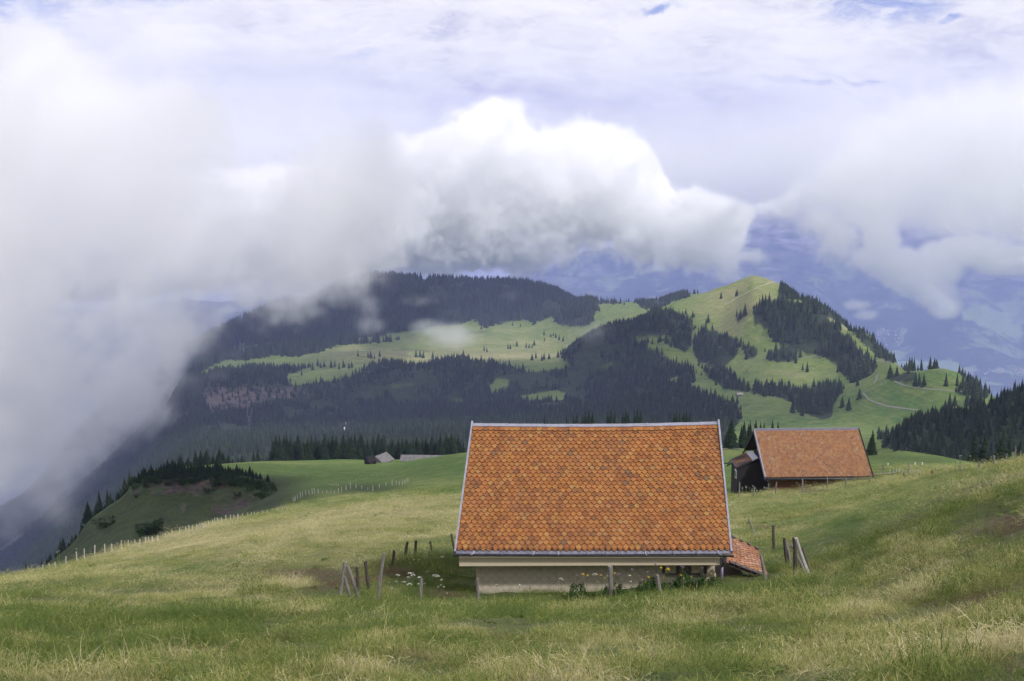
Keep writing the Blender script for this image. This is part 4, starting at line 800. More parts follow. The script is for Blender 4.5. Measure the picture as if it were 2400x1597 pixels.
# ------------------------------------------------------------------ conifers
def needle_mat(name, a, b, c):
    k = NT(name); p = k.pos(); n = k.noise(p, .55, 5, .65); r = k.node('ShaderNodeObjectInfo').outputs['Random']; n2 = k.noise(p, 3.5, 3, .7)
    col = k.mix(k.rng(n, .3, .7), a, b); col = k.mix(k.math('MULTIPLY', r, .8), col, c); col = k.mix(k.rng(n2, .5, .75, 0, .5), col, b)
    return k.out(col, .9)
M_NEED = needle_mat('conifer_needles', (.005, .012, .005), (.014, .027, .010), (.012, .024, .012))
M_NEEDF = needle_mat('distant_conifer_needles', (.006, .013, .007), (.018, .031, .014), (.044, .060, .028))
M_LEAF = needle_mat('shrub_leaves', (.012, .028, .009), (.030, .055, .014), (.022, .05, .014))
M_BARK = simple('conifer_bark', (.05, .04, .035), (.11, .095, .085), 4)
def crown_mesh(name, seed, tiers=15, per=9, wid=.20, mat=None, base=.06, ragged=.35):
    """unit-height conifer crown made of many drooping sprays"""
    rg = random.Random(seed); m = MB()
    lop = rg.uniform(0, 6.28); la = rg.uniform(0, .18)
    for t in range(tiers):
        f = (t+rg.uniform(-.3, .3))/tiers; f = max(0, f); z = base+(1-base)*f*.97
        R = wid*(1-f)**.86*(.62+.38*min(1, (f+.03)*9))
        n = max(4, int(per*(1-f*.45)))
        for j in range(n):
            a = 2*math.pi*(j+rg.random()*.8)/n+t*1.3; rr = R*(1+rg.uniform(-ragged, ragged*.5))*(1+la*math.cos(a-lop)); dr = rr*rg.uniform(.30, .62); w = rr*rg.uniform(.34, .52)+.008
            c, s_ = math.cos(a), math.sin(a); zt = z+rg.uniform(-.012, .012)
            def Q(r, o, dz): return (c*r-s_*o, s_*r+c*o, zt+dz)
            h = rr*.18+.006
            vs = [Q(0, 0, h*1.3), Q(rr*.45, -w, -dr*.55), Q(rr*.5, 0, -dr*.12+h*.4), Q(rr*.45, w, -dr*.55), Q(rr, 0, -dr), Q(rr*.8, -w*.55, -dr*.95), Q(rr*.8, w*.55, -dr*.95)]
            m.add(vs, [(0, 1, 2), (0, 2, 3), (2, 1, 5), (2, 5, 4), (2, 4, 6), (2, 6, 3)])
    nn = 9; rj = [rg.uniform(.75, 1.15) for _ in range(nn)]
    m.add([(math.cos(6.283*j/nn)*wid*.62*rj[j], math.sin(6.283*j/nn)*wid*.62*rj[j], base-.01*rj[j]) for j in range(nn)]+[(0, 0, .95)], [(j, (j+1) % nn, nn) for j in range(nn)])
    for j in range(5):
        a = 2*math.pi*j/5; m.add([(math.cos(a)*.012, math.sin(a)*.012, .93), (math.cos(a+1.2)*.012, math.sin(a+1.2)*.012, .93), (0, 0, 1.0)], [(0, 1, 2)])
    me = bpy.data.meshes.new(name); me.from_pydata(m.v, [], m.f); me.update(); me.materials.append(mat); return me
def trunk_mesh(name, top=.9, r=.016):
    m = MB(); m.tube((0, 0, -.12), (0, 0, top), r, r*.25, 7); me = bpy.data.meshes.new(name); me.from_pydata(m.v, [], m.f); me.update(); me.materials.append(M_BARK); return me
CR = [crown_mesh('crown', 100+i, 24, 13, [.21, .185, .23, .17, .25][i], M_NEED) for i in range(5)]; TRM = trunk_mesh('trunk')
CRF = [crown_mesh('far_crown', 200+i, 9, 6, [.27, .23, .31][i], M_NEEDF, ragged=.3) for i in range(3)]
NTREE = 0
def conifer(x, y, z, h, label, grp, far=False, wide=1.0, mesh=None):
    global NTREE
    NTREE += 1
    o = empty('conifer', (x, y, z-.2), random.uniform(0, 6.28)); w = h*wide*random.uniform(.88, 1.14); o.scale = (w, w, h); tag(o, label, 'conifer tree', grp)
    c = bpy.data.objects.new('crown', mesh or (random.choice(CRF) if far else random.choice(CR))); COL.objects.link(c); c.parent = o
    t = bpy.data.objects.new('trunk', TRM); COL.objects.link(t); t.parent = o
    return o
def ctop(px, pytop, r, label, grp, wide=1.0, maxh=26):
    p = PR(px, pytop, r); z = H(p.x, p.y); h = min(max((p.z-z)*1.13, 2.5), maxh); return conifer(p.x, p.y, z if p.z-z < maxh else p.z-h+.2, h, label, grp, wide=wide)
G_ROW = 'conifers in the row behind the green plateau'; LR_ = 'dark conifer standing in the dense row behind the green plateau'
rg = random.Random(3)
x = 640
while x < 956:
    ctop(x, 1078-rg.choice([34, 40, 44, 48, 52, 55]), 575+rg.uniform(-6, 12), LR_, G_ROW, 1.5); x += rg.uniform(6, 10)
x = 648
while x < 955: ctop(x, 1078-rg.choice([36, 42, 50, 54]), 600+rg.uniform(-6, 12), LR_, G_ROW, 1.5); x += rg.uniform(12, 18)
for x in (962, 968, 976, 983, 990, 998, 1004): ctop(x, 1078-rg.uniform(38, 52), 575+rg.uniform(-5, 15), LR_, G_ROW, 1.45)
for x in (1012, 1020, 1026, 1033, 1039, 1046, 1052, 1059, 1066, 1073, 1079, 1086): ctop(x, 1078-rg.uniform(36, 60), 570+rg.uniform(-5, 25), LR_, G_ROW, 1.45)
ctop(594, 1056, 560, 'slim dark conifer of the pair standing apart before the row', None, .9); ctop(604, 1049, 562, 'taller dark conifer of the pair standing apart before the row', None, 1.0); ctop(610, 1056, 566, 'low conifer behind the pair standing apart before the row')if False else None
for x, t in ((558, 1072), (566, 1066), (573, 1074), (618, 1075), (626, 1070), (633, 1072), (641, 1066)): ctop(x, t, 570, 'small conifer in the gap between the cliff trees and the dense row', 'small conifers between cliff and row')
ctop(672, 1058, 545, 'bushy round conifer in front of the dense row, nearer the cliff', None, 1.5); ctop(766, 1052, 545, 'bushy round conifer in front of the dense row, nearer the hut', None, 1.35)
for x, t in ((1277,974),(1328,974),(1345,976),(1352,970),(1366,973),(1372,964),(1380,962),(1389,968),(1425,966),(1432,961),(1441,966),(1460,968),(1467,963),(1473,968),(1487,966),(1494,961),(1501,967),(1580,968),(1586,965),(1592,970),(1603,969),(1609,967),(1617,969)): ctop(x, t+6, 560, 'dark conifer whose tip shows just above the near barn ridge', 'conifers behind the near barn ridge', maxh=22)
for x, t, r, w in ((1716,986,330,1.15),(1745,992,340,1.15),(1738,998,350,1.0),(1759,991,345,1.0),(1755,996,352,1.0),(1772,988,345,1.0),(1783,992,350,.9),(1791,992,350,.9),(1811,988,360,.9),(1824,992,360,.9)):
    ctop(x, t, r, {1716: 'tall dark conifer nearest the near barn roof edge', 1745: 'broad dark conifer second from the near barn roof edge', 1811: 'single dark conifer tip above the second barn ridge', 1824: 'lower dark conifer tip above the second barn ridge'}.get(x, 'dark conifer in the clump above the second barn ridge end'), None if x in (1716, 1745, 1811, 1824) else 'conifers in the clump above the second barn ridge', w)
ctop(2046, 1011, 262, 'lone tall dark conifer right beside the second barn roof', None, 1.1, 20); ctop(2039, 1030, 264, 'lower conifer tucked against the lone tall one by the second barn', None, 1.1)
for x, t, lab in ((2285,1020,'taller conifer of the dark pair before the wooded hill'),(2309,1025,'shorter conifer of the dark pair before the wooded hill'),(2352,1018,'tallest conifer of the clump at the frame edge on the crest'),(2366,1032,'broad conifer behind the tallest in the clump at the frame edge'),(2393,1032,'outermost conifer at the frame edge above the crest')):
    ctop(x, t, 330, lab, None, 1.25, 24)
GK = 'conifers on the cliff of the knoll'
for x, t in ((337,1094),(354,1090),(377,1089),(392,1078),(404,1077),(418,1076),(424,1083),(470,1075),(507,1076),(517,1084),(535,1090),(555,1088),(562,1094),(585,1092),(628,1134),(347,1100),(366,1096),(385,1086),(432,1088),(462,1086),(478,1088),(498,1090),(528,1094),(576,1100),(546,1096),(325,1106),(332,1100),(341,1098),(360,1098),(372,1094),(398,1086),(410,1082),(440,1086),(448,1084),(455,1088),(486,1086),(492,1088),(513,1090),(522,1092),(540,1094),(552,1096),(568,1096),(592,1100),(600,1108),(610,1116),(350,1112),(420,1102),(470,1104),(500,1106)): ctop(x, t, np.interp(x, [300, 480, 630], [400, 392, 384]), 'dark conifer clinging to the cliff edge of the knoll', GK, 1.7, 14)
for x, t in ((423,1066),(441,1071),(458,1056),(470,1057),(484,1055),(499,1066),(508,1066),(514,1052),(522,1060),(535,1064),(545,1074),(567,1070)): ctop(x, t, 520, 'taller dark conifer on the plateau just behind the knoll cliff', 'conifers behind the knoll cliff', 1.5, 16)
ctop(205, 1178, 412, 'lone pointed conifer half way down the steep knoll ridge', None, 1.2)
GL = 'conifers on the far flank of the knoll'
for i in range(40):
    x = rg.uniform(6, 300); ridge = np.interp(x, [0,60,112,170,207,251,302], [1402,1357,1319,1272,1222,1190,1150]); y = ridge-rg.uniform(1, 15)-(6 if x < 60 else 0)+(14 if 0 < x < 60 else 0)
    ctop(x, y, 425+rg.uniform(0, 26), 'dark conifer on the steep far flank of the knoll', GL, 1.5, 24)
SING = [(1135,823),(1141,826),(1191,818),(1196,818),(1211,812),(1233,816),(1240,816),(1247,817),(1252,810),(1275,786),(1276,800),(1291,790),(1297,788),(1303,792),(1310,798),(1320,800),(1247,845),(1256,840),(1270,846),(1275,843),(1287,842),(1308,838),(839,836),(863,838),(869,840),(878,842),(890,836),(975,838),(985,838),(992,840),(1014,840),(1086,838),(745,858),(752,862),(760,860),(733,868),(776,862),(785,860),(795,866),(806,862),(818,864),(825,862),(707,880),(1196,752),(1201,764),(1220,766),(1245,755),(1175,760),(1128,772),(1151,762),(1286,735),(1310,760),(1405,730),(1388,718),(1408,714),(1399,718),(1463,715),(1957,770),(1967,770),(1970,775),(2000,835),(2008,838),(2052,838),(2062,840),(2014,935),(2010,905),(1974,955),(1988,962),(2145,905),(2155,902),(2165,905),(2217,905),(2243,905),(2257,900),(2160,862),(2180,858),(2190,856),(2196,860),(1881,868),(1892,872),(1876,838),(1857,968),(1880,975),(1690,700),(1725,695),(1728,693),(1655,760),(1660,756),(1742,820),(1594,795),(1608,795),(1560,800),(1548,800),(1585,852),(1610,862),(1606,860),(2215,960),(2225,955),(2237,952)]
sing = []
for x_, y_ in SING:
    g = ground_at(x_, y_, 1120, 3050); r_ = math.hypot(g.x, g.y); sing.append((g.x, g.y, g.z, rg.uniform(11, 17)*(.85 if r_ > 2200 else 1), r_))
# ------------------------------------------------------------------ forests: candidate trees per wood
cand = []
for wi, (r0, r1, spc, h0, h1, poly) in enumerate(FPOLY):
    xs_ = [p[0] for p in poly]; a0, a1 = azt(min(xs_), 900)[0]-.6, azt(max(xs_), 900)[0]+.6
    n = int(math.radians(a1-a0)*(r1*r1-r0*r0)/2/(spc*spc)*1.25); n = min(n, 90000)
    a = np.radians(RS.uniform(a0, a1, n)); r = np.sqrt(RS.uniform(r0*r0, r1*r1, n)); X = r*np.sin(a); Y = r*np.cos(a); Z = bil(GZ, X, Y)
    px, py = proj(X, Y, Z); wob = 3.5
    qx = px+RS.normal(0, wob, n); qy = py+RS.normal(0, wob*.7, n); ok = inpoly(qx, qy, poly)
    for c_ in CLEAR: ok &= ~inpoly(px, py, c_)
    rk_ = bil(ROCKB, X, Y); ok &= (rk_ < .3) | (RS.random_sample(n) < .35)
    hh = RS.uniform(h0*.5, h1*1.12, n)*(.86 if r1 < 2300 else 1)*(1+.25*fbm(X/90, Y/90, 3, 71)); run = bil(RUN, X*.985, Y*.985); ok &= (Z+hh)/r > run-.0006
    ok &= (px > -120) & (px < 2520)
    ok &= (fbm(X/45, Y/45, 3, 5) > -.30)
    cand.append([X[ok], Y[ok], Z[ok], hh[ok], r[ok], px[ok], py[ok]])
# left flank woods in the deep valley
n = 120000; a = np.radians(RS.uniform(-27, -13, n)); r = np.sqrt(RS.uniform(1000**2, 4000**2, n)); X = r*np.sin(a); Y = r*np.cos(a); Z = bil(GZ, X, Y); px, py = proj(X, Y, Z)
ok = ((px < 345) | ((px < 470) & (py > 800) & (r > 1300))) & (px > -150) & (Z/r > bil(RUN, X*.985, Y*.985)-.002) & (fbm(X/160, Y/160, 3, 91) > -.28)
cand.append([X[ok], Y[ok], Z[ok], RS.uniform(10, 17, ok.sum()), r[ok], px[ok], py[ok]])
WN = {0: 'the steep wood below the knoll'}
WN_ = {0: 'the long wooded mountain', 1: 'the broad wooded slope below the pasture bench', 2: 'the large wood on the pyramid hill flank', 4: 'the wooded ridge line of the pyramid hill', 6: 'the wood in the gully below the pyramid hill', 7: 'the narrow wood between the meadow spurs', 8: 'the wood at the foot of the worn ridge', 11: 'the tall group on the low saddle', 13: 'the wood on the small round hill', 15: 'the dark wooded hill at the frame edge', 16: 'the small wood before the dark hill'}
WN.update({k_+1: v_ for k_, v_ in WN_.items()})
sg_ = np.array(sing); pp_ = proj(sg_[:, 0], sg_[:, 1], sg_[:, 2]); cand.append([sg_[:, 0], sg_[:, 1], sg_[:, 2], sg_[:, 3], sg_[:, 4], pp_[0], pp_[1]]); WS = len(cand)-1
left = 300-NTREE
allc = sorted(((c[3][i]/c[4][i], w, i) for w, c in enumerate(cand) for i in range(len(c[0])) if 5 < c[5][i] < 2395 and c[6][i] < 1075 and not (1080 < c[5][i] < 1690 and c[6][i] > 985) and not (1760 < c[5][i] < 2040 and c[6][i] > 1003)), reverse=True)
take = set()
# the largest trees one can tell apart: spread over the woods, never two on one spot
used = {}
for s_, w, i in allc:
    if len(take) >= max(left, 0): break
    key = (int(cand[w][5][i]/14), int(cand[w][6][i]/9))
    if key in used: continue
    used[key] = 1; take.add((w, i)); c = cand[w]
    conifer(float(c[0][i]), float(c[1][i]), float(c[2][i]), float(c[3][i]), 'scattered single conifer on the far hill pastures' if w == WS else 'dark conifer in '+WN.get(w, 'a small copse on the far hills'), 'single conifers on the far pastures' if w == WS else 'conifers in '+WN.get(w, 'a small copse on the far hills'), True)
PC = bpy.data.collections.new('tree_prototypes')
for i, me in enumerate(CRF): PC.objects.link(bpy.data.objects.new('far_tree_shape', me))
def scatter(name, P, sc, rot, coll, attrs=None, tilt=None, kind='stuff', szz=None):
    me = bpy.data.meshes.new(name); me.vertices.add(len(P)); me.vertices.foreach_set('co', np.asarray(P, np.float32).ravel())
    v = me.attributes.new('sc', 'FLOAT_VECTOR', 'POINT'); v.data.foreach_set('vector', np.asarray(sc, np.float32).ravel())
    v = me.attributes.new('rot', 'FLOAT_VECTOR', 'POINT'); v.data.foreach_set('vector', np.asarray(rot, np.float32).ravel())
    for an, A in (attrs or {}).items(): addattr(me, an, A)
    o = link(name, me); g = bpy.data.node_groups.new(name, 'GeometryNodeTree'); N = g.nodes.new; L = g.links.new
    g.interface.new_socket('Geometry', in_out='INPUT', socket_type='NodeSocketGeometry'); g.interface.new_socket('Geometry', in_out='OUTPUT', socket_type='NodeSocketGeometry')
    gi = N('NodeGroupInput'); go = N('NodeGroupOutput'); ci = N('GeometryNodeCollectionInfo'); ci.inputs['Collection'].default_value = coll; ci.inputs['Separate Children'].default_value = True; ci.inputs['Reset Children'].default_value = True
    ip = N('GeometryNodeInstanceOnPoints'); ip.inputs['Pick Instance'].default_value = True
    a1 = N('GeometryNodeInputNamedAttribute'); a1.data_type = 'FLOAT_VECTOR'; a1.inputs['Name'].default_value = 'sc'
    a2 = N('GeometryNodeInputNamedAttribute'); a2.data_type = 'FLOAT_VECTOR'; a2.inputs['Name'].default_value = 'rot'
    L(gi.outputs[0], ip.inputs['Points']); L(ci.outputs[0], ip.inputs['Instance']); L(a1.outputs[0], ip.inputs['Scale']); L(a2.outputs[0], ip.inputs['Rotation'])
    L(ip.outputs[0], go.inputs[0])
    if attrs and 'pick' in attrs:
        a3 = N('GeometryNodeInputNamedAttribute'); a3.data_type = 'FLOAT'; a3.inputs['Name'].default_value = 'pick'; L(a3.outputs[0], ip.inputs['Instance Index'])
    md = o.modifiers.new('scatter', 'NODES'); md.node_group = g
    return tag(o, kind=kind)
NF = 0
for w, c in enumerate(cand):
    keep = np.array([(w, i) not in take for i in range(len(c[0]))], bool)
    if keep.sum() == 0: continue
    X, Y, Z, hh = [q[keep] for q in c[:4]]; n = len(X); NF += n
    wd = hh*RS.uniform(.8, 1.3, n)*.95
    o = scatter('forest', np.stack([X, Y, Z-.3], -1), np.stack([wd, wd, hh], -1), np.stack([RS.normal(0, .03, n), RS.normal(0, .03, n), RS.uniform(0, 6.28, n)], -1), PC, dict(pick=RS.randint(0, 3, n)))
print('forest trees', NF, 'single conifers', NTREE)
# ------------------------------------------------------------------ shrubs and flowers
def leafy_mesh(name, seed, n, rx, rz, ls, mat, flat=False):
    rg = random.Random(seed); m = MB()
    cl = [(rg.gauss(0, .42)*rx, rg.gauss(0, .42)*rx, abs(rg.gauss(.45, .3))*rz, rg.uniform(.25, .5)*rx) for _ in range(9)]
    for i in range(n):
        cx, cy, cz, cr = rg.choice(cl); d = Vector((rg.gauss(0, 1), rg.gauss(0, 1), rg.gauss(0, 1))).normalized()*cr*rg.uniform(.5, 1)
        c = Vector((cx, cy, cz))+Vector((d.x, d.y, d.z*.8)); c.z = max(c.z, .02)
        u = Vector((rg.gauss(0, 1), rg.gauss(0, 1), rg.gauss(0, .5))).normalized()*ls*rg.uniform(.6, 1.3); v = u.orthogonal().normalized(); v = (v+Vector((0, 0, .3))).normalized()*ls*rg.uniform(.3, .6)
        m.add([c-u, c-v*.8, c+u, c+v*.8], [(0, 1, 2, 3)])
    me = bpy.data.meshes.new(name); me.from_pydata(m.v, [], m.f); me.update(); me.materials.append(mat); return me
SH = [leafy_mesh('foliage', 300+i, 420, 1.0, 1.0, .13, M_LEAF) for i in range(3)]
def stem_mesh(h=.6): m = MB(); m.tube((0, 0, -.3), (0, 0, h), .04, .02, 6); me = bpy.data.meshes.new('stem'); me.from_pydata(m.v, [], m.f); me.update(); me.materials.append(M_BARK); return me
STM = stem_mesh()
def shrub(px, py, rlo, rhi, sx, sz, label, grp=None):
    g = ground_at(px, py, rlo, rhi); o = empty('shrub', g, random.uniform(0, 6)); o.scale = (sx, sx, sz); tag(o, label, 'shrub', grp)
    for nm, me in (('foliage', random.choice(SH)), ('stem', STM)): c = bpy.data.objects.new(nm, me); COL.objects.link(c); c.parent = o
for i in range(80):
    x = rg.uniform(308, 640); y = np.interp(x, [305, 340, 480, 560, 632], [1122, 1112, 1113, 1118, 1135])+abs(rg.gauss(0, 20))
    shrub(x, y, 360, 410, rg.uniform(.9, 2.0), rg.uniform(.9, 2.2), 'green shrub growing on the dark cliff of the knoll', 'shrubs on the knoll cliff')
for x, y, lab in ((350, 1252, 'dark bush cluster low on the steep grass under the cliff'), (338, 1256, 'smaller dark bush at the foot of the steep grass'), (362, 1248, 'dark bush uphill end of the cluster under the cliff'), (240, 1240, 'single small bush on the steep grassy knoll side'), (628, 1160, 'dark bush in the gully beside the cliff')):
    shrub(x, y, 240, 405, 3.0, 3.4, lab)
k = NT('white_petals'); M_WPET = k.out((.44, .46, .38), .8); k = NT('yellow_petals'); M_YPET = k.out((.72, .50, .03), .8); k = NT('mauve_petals'); M_PPET = k.out((.22, .13, .24), .8)
k = NT('green_stem'); M_STEM = k.out((.10, .14, .045), .8)
def umbel(px, py, r, w, label=None, pet=None, h=None, cat='flower', name='umbellifer', fluffy=False):
    p = PR(px, py, r); z = H(p.x, p.y); h = p.z-z
    if h < .12: h = .35; p.z = z+h
    o = empty(name, (p.x, p.y, z)); tag(o, label, cat, 'wild flowers by the near barn' if r < 60 else 'white umbels by the far fences')
    m = MB(); b = Vector((random.uniform(-.1, .1), random.uniform(-.1, .1), 0)); t_ = Vector((0, 0, h)); mid = b.lerp(t_, .6)+Vector((.02, 0, 0)); m.path([b, mid, t_], .006 if r < 60 else .015, 4)
    for j in range(6): a = 6.28*j/6; m.tube(mid.lerp(t_, .8), t_+Vector((math.cos(a)*w*.7, math.sin(a)*w*.7, .0)), .003, .002, 3)
    m.build('stem', M_STEM, o)
    m = MB()
    for j in range(26):
        a = random.uniform(0, 6.28); q = math.sqrt(random.random())*w; c = t_+Vector((math.cos(a)*q, math.sin(a)*q, .03*(1-(q/w)**2)*(w/.08)+random.uniform(-.008, .008)*(3 if fluffy else 1))); s_ = w*random.uniform(.12, .2)
        m.add([c+Vector((math.cos(b_)*s_, math.sin(b_)*s_, 0)) for b_ in (0, 1.05, 2.1, 3.14, 4.2, 5.2)]+[c+Vector((0, 0, s_*.6)), c-Vector((0, 0, s_*.5))], [(i, (i+1) % 6, 6) for i in range(6)]+[((i+1) % 6, i, 7) for i in range(6)])
    m.build('umbel', pet or M_WPET, o)
s = 5.48
LAB_U = 'white flat umbel flower in the tall grass left of the barn wall'.replace('left of', 'beside')
for x, y, w in ((1752,400,.07),(1822,400,.07),(1703,440,.06),(2120,365,.14),(1545,595,.12),(1712,573,.15),(1745,597,.12),(1683,622,.08),(1828,625,.11),(2030,600,.16),(2060,610,.10),(1630,683,.09),(1697,713,.13),(1815,708,.08),(1890,705,.06),(1525,677,.06),(1475,765,.06),(2065,748,.06),(2138,745,.06),(2100,720,.05),(1930,550,.06),(1430,690,.04),(2110,655,.08),(2180,830,.05)):
    umbel(650+x/s, 1240+y/s, np.interp(y, [360, 560, 800], [43, 37, 34]), w*.62, LAB_U)
s = 5.8925
for x, y, w in ((1165,780,.10),(1730,690,.10),(850,772,.06),(1765,708,.05),(2205,632,.13),(1225,800,.07),(680,885,.05)): umbel(1020+x/s, 1240+y/s, 34.6, w*.6, 'white umbel flower against the beige shingle wall')
s = 5.238
for x, y, w in ((400,575,.09),(403,650,.08),(548,627,.04),(120,580,.05)): umbel(1400+x/s, 1240+y/s, 34.6, w*.6, 'white umbel flower against the beige shingle wall')
for x, y, w in ((42,568,.07),(98,607,.06),(215,548,.08),(627,595,.08),(585,657,.05),(780,478,.09),(865,500,.13),(818,598,.06),(1022,570,.08),(1060,607,.06),(1160,585,.05),(232,695,.05),(1400,552,.07),(1140,722,.04),(5,650,.05),(-180,560,.10),(-120,575,.08),(-130,680,.05)): umbel(1400+x/s, 1240+y/s, 34.7, w*.5, 'yellow flower head in front of the barn wall', M_YPET, name='yellow_flower', fluffy=True)
for x, y, w in ((430,500,.09),(265,560,.10),(620,530,.09),(710,420,.09),(1045,470,.11),(510,580,.05),(-250,570,.08),(-170,590,.07),(870,470,.07),(1290,480,.07)): umbel(1400+x/s, 1240+y/s, 34.75, w*.55, 'faded mauve thistle head in front of the barn wall', M_PPET, name='thistle', fluffy=True)
def clump(px, py, r, sx, sz, label): 
    p = PR(px, py, r); p.z = H(p.x, p.y); o = empty('leafy_plant', p, random.uniform(0, 6)); o.scale = (sx, sx, sz); tag(o, label, 'plant', 'leafy plants along the near barn wall')
    c = bpy.data.objects.new('foliage', random.choice(SH2)); COL.objects.link(c); c.parent = o
SH2 = [leafy_mesh('foliage', 400+i, 330, 1, 1, .16, needle_mat('broad_leaves', (.02, .05, .012), (.05, .10, .025), (.035, .075, .02))) for i in range(2)]
for x in (1345, 1362, 1420, 1436, 1452, 1496, 1508, 1520, 1534, 1560, 1575, 1590, 1604, 1618, 1632, 1648, 1670): clump(x, 1398, 34.9+random.uniform(-.3, .3), random.uniform(.14, .24), random.uniform(.20, .42), 'dark broad leafed plant growing along the barn wall')
for i in range(46):                                    # small white umbels near the far fences
    if i < 14: x, y, rl, rh = rg.uniform(1735, 1800), rg.uniform(1138, 1152), 105, 128
    elif i < 26: x, y, rl, rh = rg.uniform(1840, 2010), rg.uniform(1128, 1142), 105, 128
    elif i < 36: x, y, rl, rh = rg.uniform(2225, 2370), rg.uniform(1068, 1098), 88, 105
    else: x, y, rl, rh = rg.uniform(130, 330), np.interp(rg.random(), [0, 1], [1285, 1300]), 108, 125
    g = ground_at(x, y+12, rl, rh); umbel(x, y, math.hypot(g.x, g.y), rg.uniform(.05, .10), 'tiny white umbel flower among the posts of a far fence')
# ------------------------------------------------------------------ grass tufts
def grass_mat():
    k = NT('grass_blades'); p = k.pos()
    dry = k.attr('dryness', 'INSTANCER'); r = k.node('ShaderNodeObjectInfo').outputs['Random']; isl = k.node('ShaderNodeNewGeometry').outputs['Random Per Island']
    a = k.noise(p, .22, 4, .62); b = k.noise(p, 1.6, 4, .65)
    d = k.math('ADD', dry, k.math('MULTIPLY', k.math('SUBTRACT', k.math('ADD', a, k.math('MULTIPLY', b, .7)), .85), 1.1))
    d = k.math('ADD', d, k.math('MULTIPLY', k.math('SUBTRACT', isl, .5), .9)); d = k.math('ADD', d, k.math('MULTIPLY', k.math('SUBTRACT', r, .5), .45))
    col = k.ramp(d, [(0, (.080, .122, .022)), (.22, (.155, .198, .040)), (.42, (.235, .25, .066)), (.60, (.32, .305, .095)), (.8, (.42, .37, .165)), (1, (.52, .46, .27))])
    br = k.attr('brownness', 'INSTANCER'); col = k.mix(k.rng(br, .3, .8), col, k.mix(isl, (.07, .045, .028), (.20, .14, .08)))
    tr = k.node('ShaderNodeBsdfTranslucent'); k.l.new(col, tr.inputs[0]); mx = k.node('ShaderNodeMixShader'); mx.inputs[0].default_value = .3
    k.out(col, .75); k.l.new(k.b.outputs[0], mx.inputs[1]); k.l.new(tr.outputs[0], mx.inputs[2]); k.l.new(mx.outputs[0], k.n['Material Output'].inputs[0]); return k.m
M_GRASS = grass_mat()
def tuft(seed, n, h, spread, lean, w, seg=3, stalks=0, flat=0.0):
    rg = random.Random(seed); m = MB()
    for i in range(n+stalks):
        st = i >= n; a = rg.uniform(0, 6.28); q = math.sqrt(rg.random())*spread; b = Vector((math.cos(a)*q, math.sin(a)*q, -.02))
        hh = h*rg.uniform(.45, 1.1)*(1.9 if st else 1); ld = rg.uniform(0, 6.28); l = (lean*rg.uniform(.3, 1.4))*hh; ww = w*rg.uniform(.6, 1.3)*(.7 if st else 1)
        if flat and rg.random() < flat: hh *= .25; l = h*rg.uniform(.8, 1.6)
        dv = Vector((math.cos(ld), math.sin(ld), 0)); sv = Vector((-dv.y, dv.x, 0)) if rg.random() < .5 else Vector((1, 0, 0)).lerp(Vector((0, 1, 0)), rg.random()*.5)
        vs = []
        for k_ in range(seg+1):
            t = k_/seg; c = b+Vector((0, 0, hh*(t-.28*t*t*(l/hh if hh else 0)*.6)))+dv*l*t*t; q2 = ww*(1-t)**.6 if not st else ww*(.5 if t < .7 else 1.5*(1-t)/.3+.2)
            if k_ < seg: vs += [c-sv*q2/2, c+sv*q2/2]
            else: vs.append(c)
        fs = [(2*k_, 2*k_+1, 2*k_+3, 2*k_+2) for k_ in range(seg-1)]+[(2*seg-2, 2*seg-1, 2*seg)]
        m.add(vs, fs)
    me = bpy.data.meshes.new('tuft'); me.from_pydata(m.v, [], m.f); me.update(); me.materials.append(M_GRASS); return me
GC = bpy.data.collections.new('grass_prototypes')
HS = .60
specs = [(0, 60, .18, .28, .9, .005, 3, 2, .1), (1, 55, .22, .26, 1.2, .0045, 3, 3, .35), (2, 70, .12, .30, .9, .006, 3, 0), (3, 45, .26, .24, 1.5, .0042, 3, 4, .6), (4, 60, .17, .32, 1.3, .0045, 3, 1, .75), (5, 50, .28, .22, .7, .0042, 3, 6, .2), (6, 90, .09, .36, 1.6, .007, 2, 0, .5)]
for i, sp_ in enumerate(specs): GC.objects.link(bpy.data.objects.new('grass_shape_%d' % i, tuft(sp_[0], sp_[1], sp_[2]*HS, *sp_[3:])))
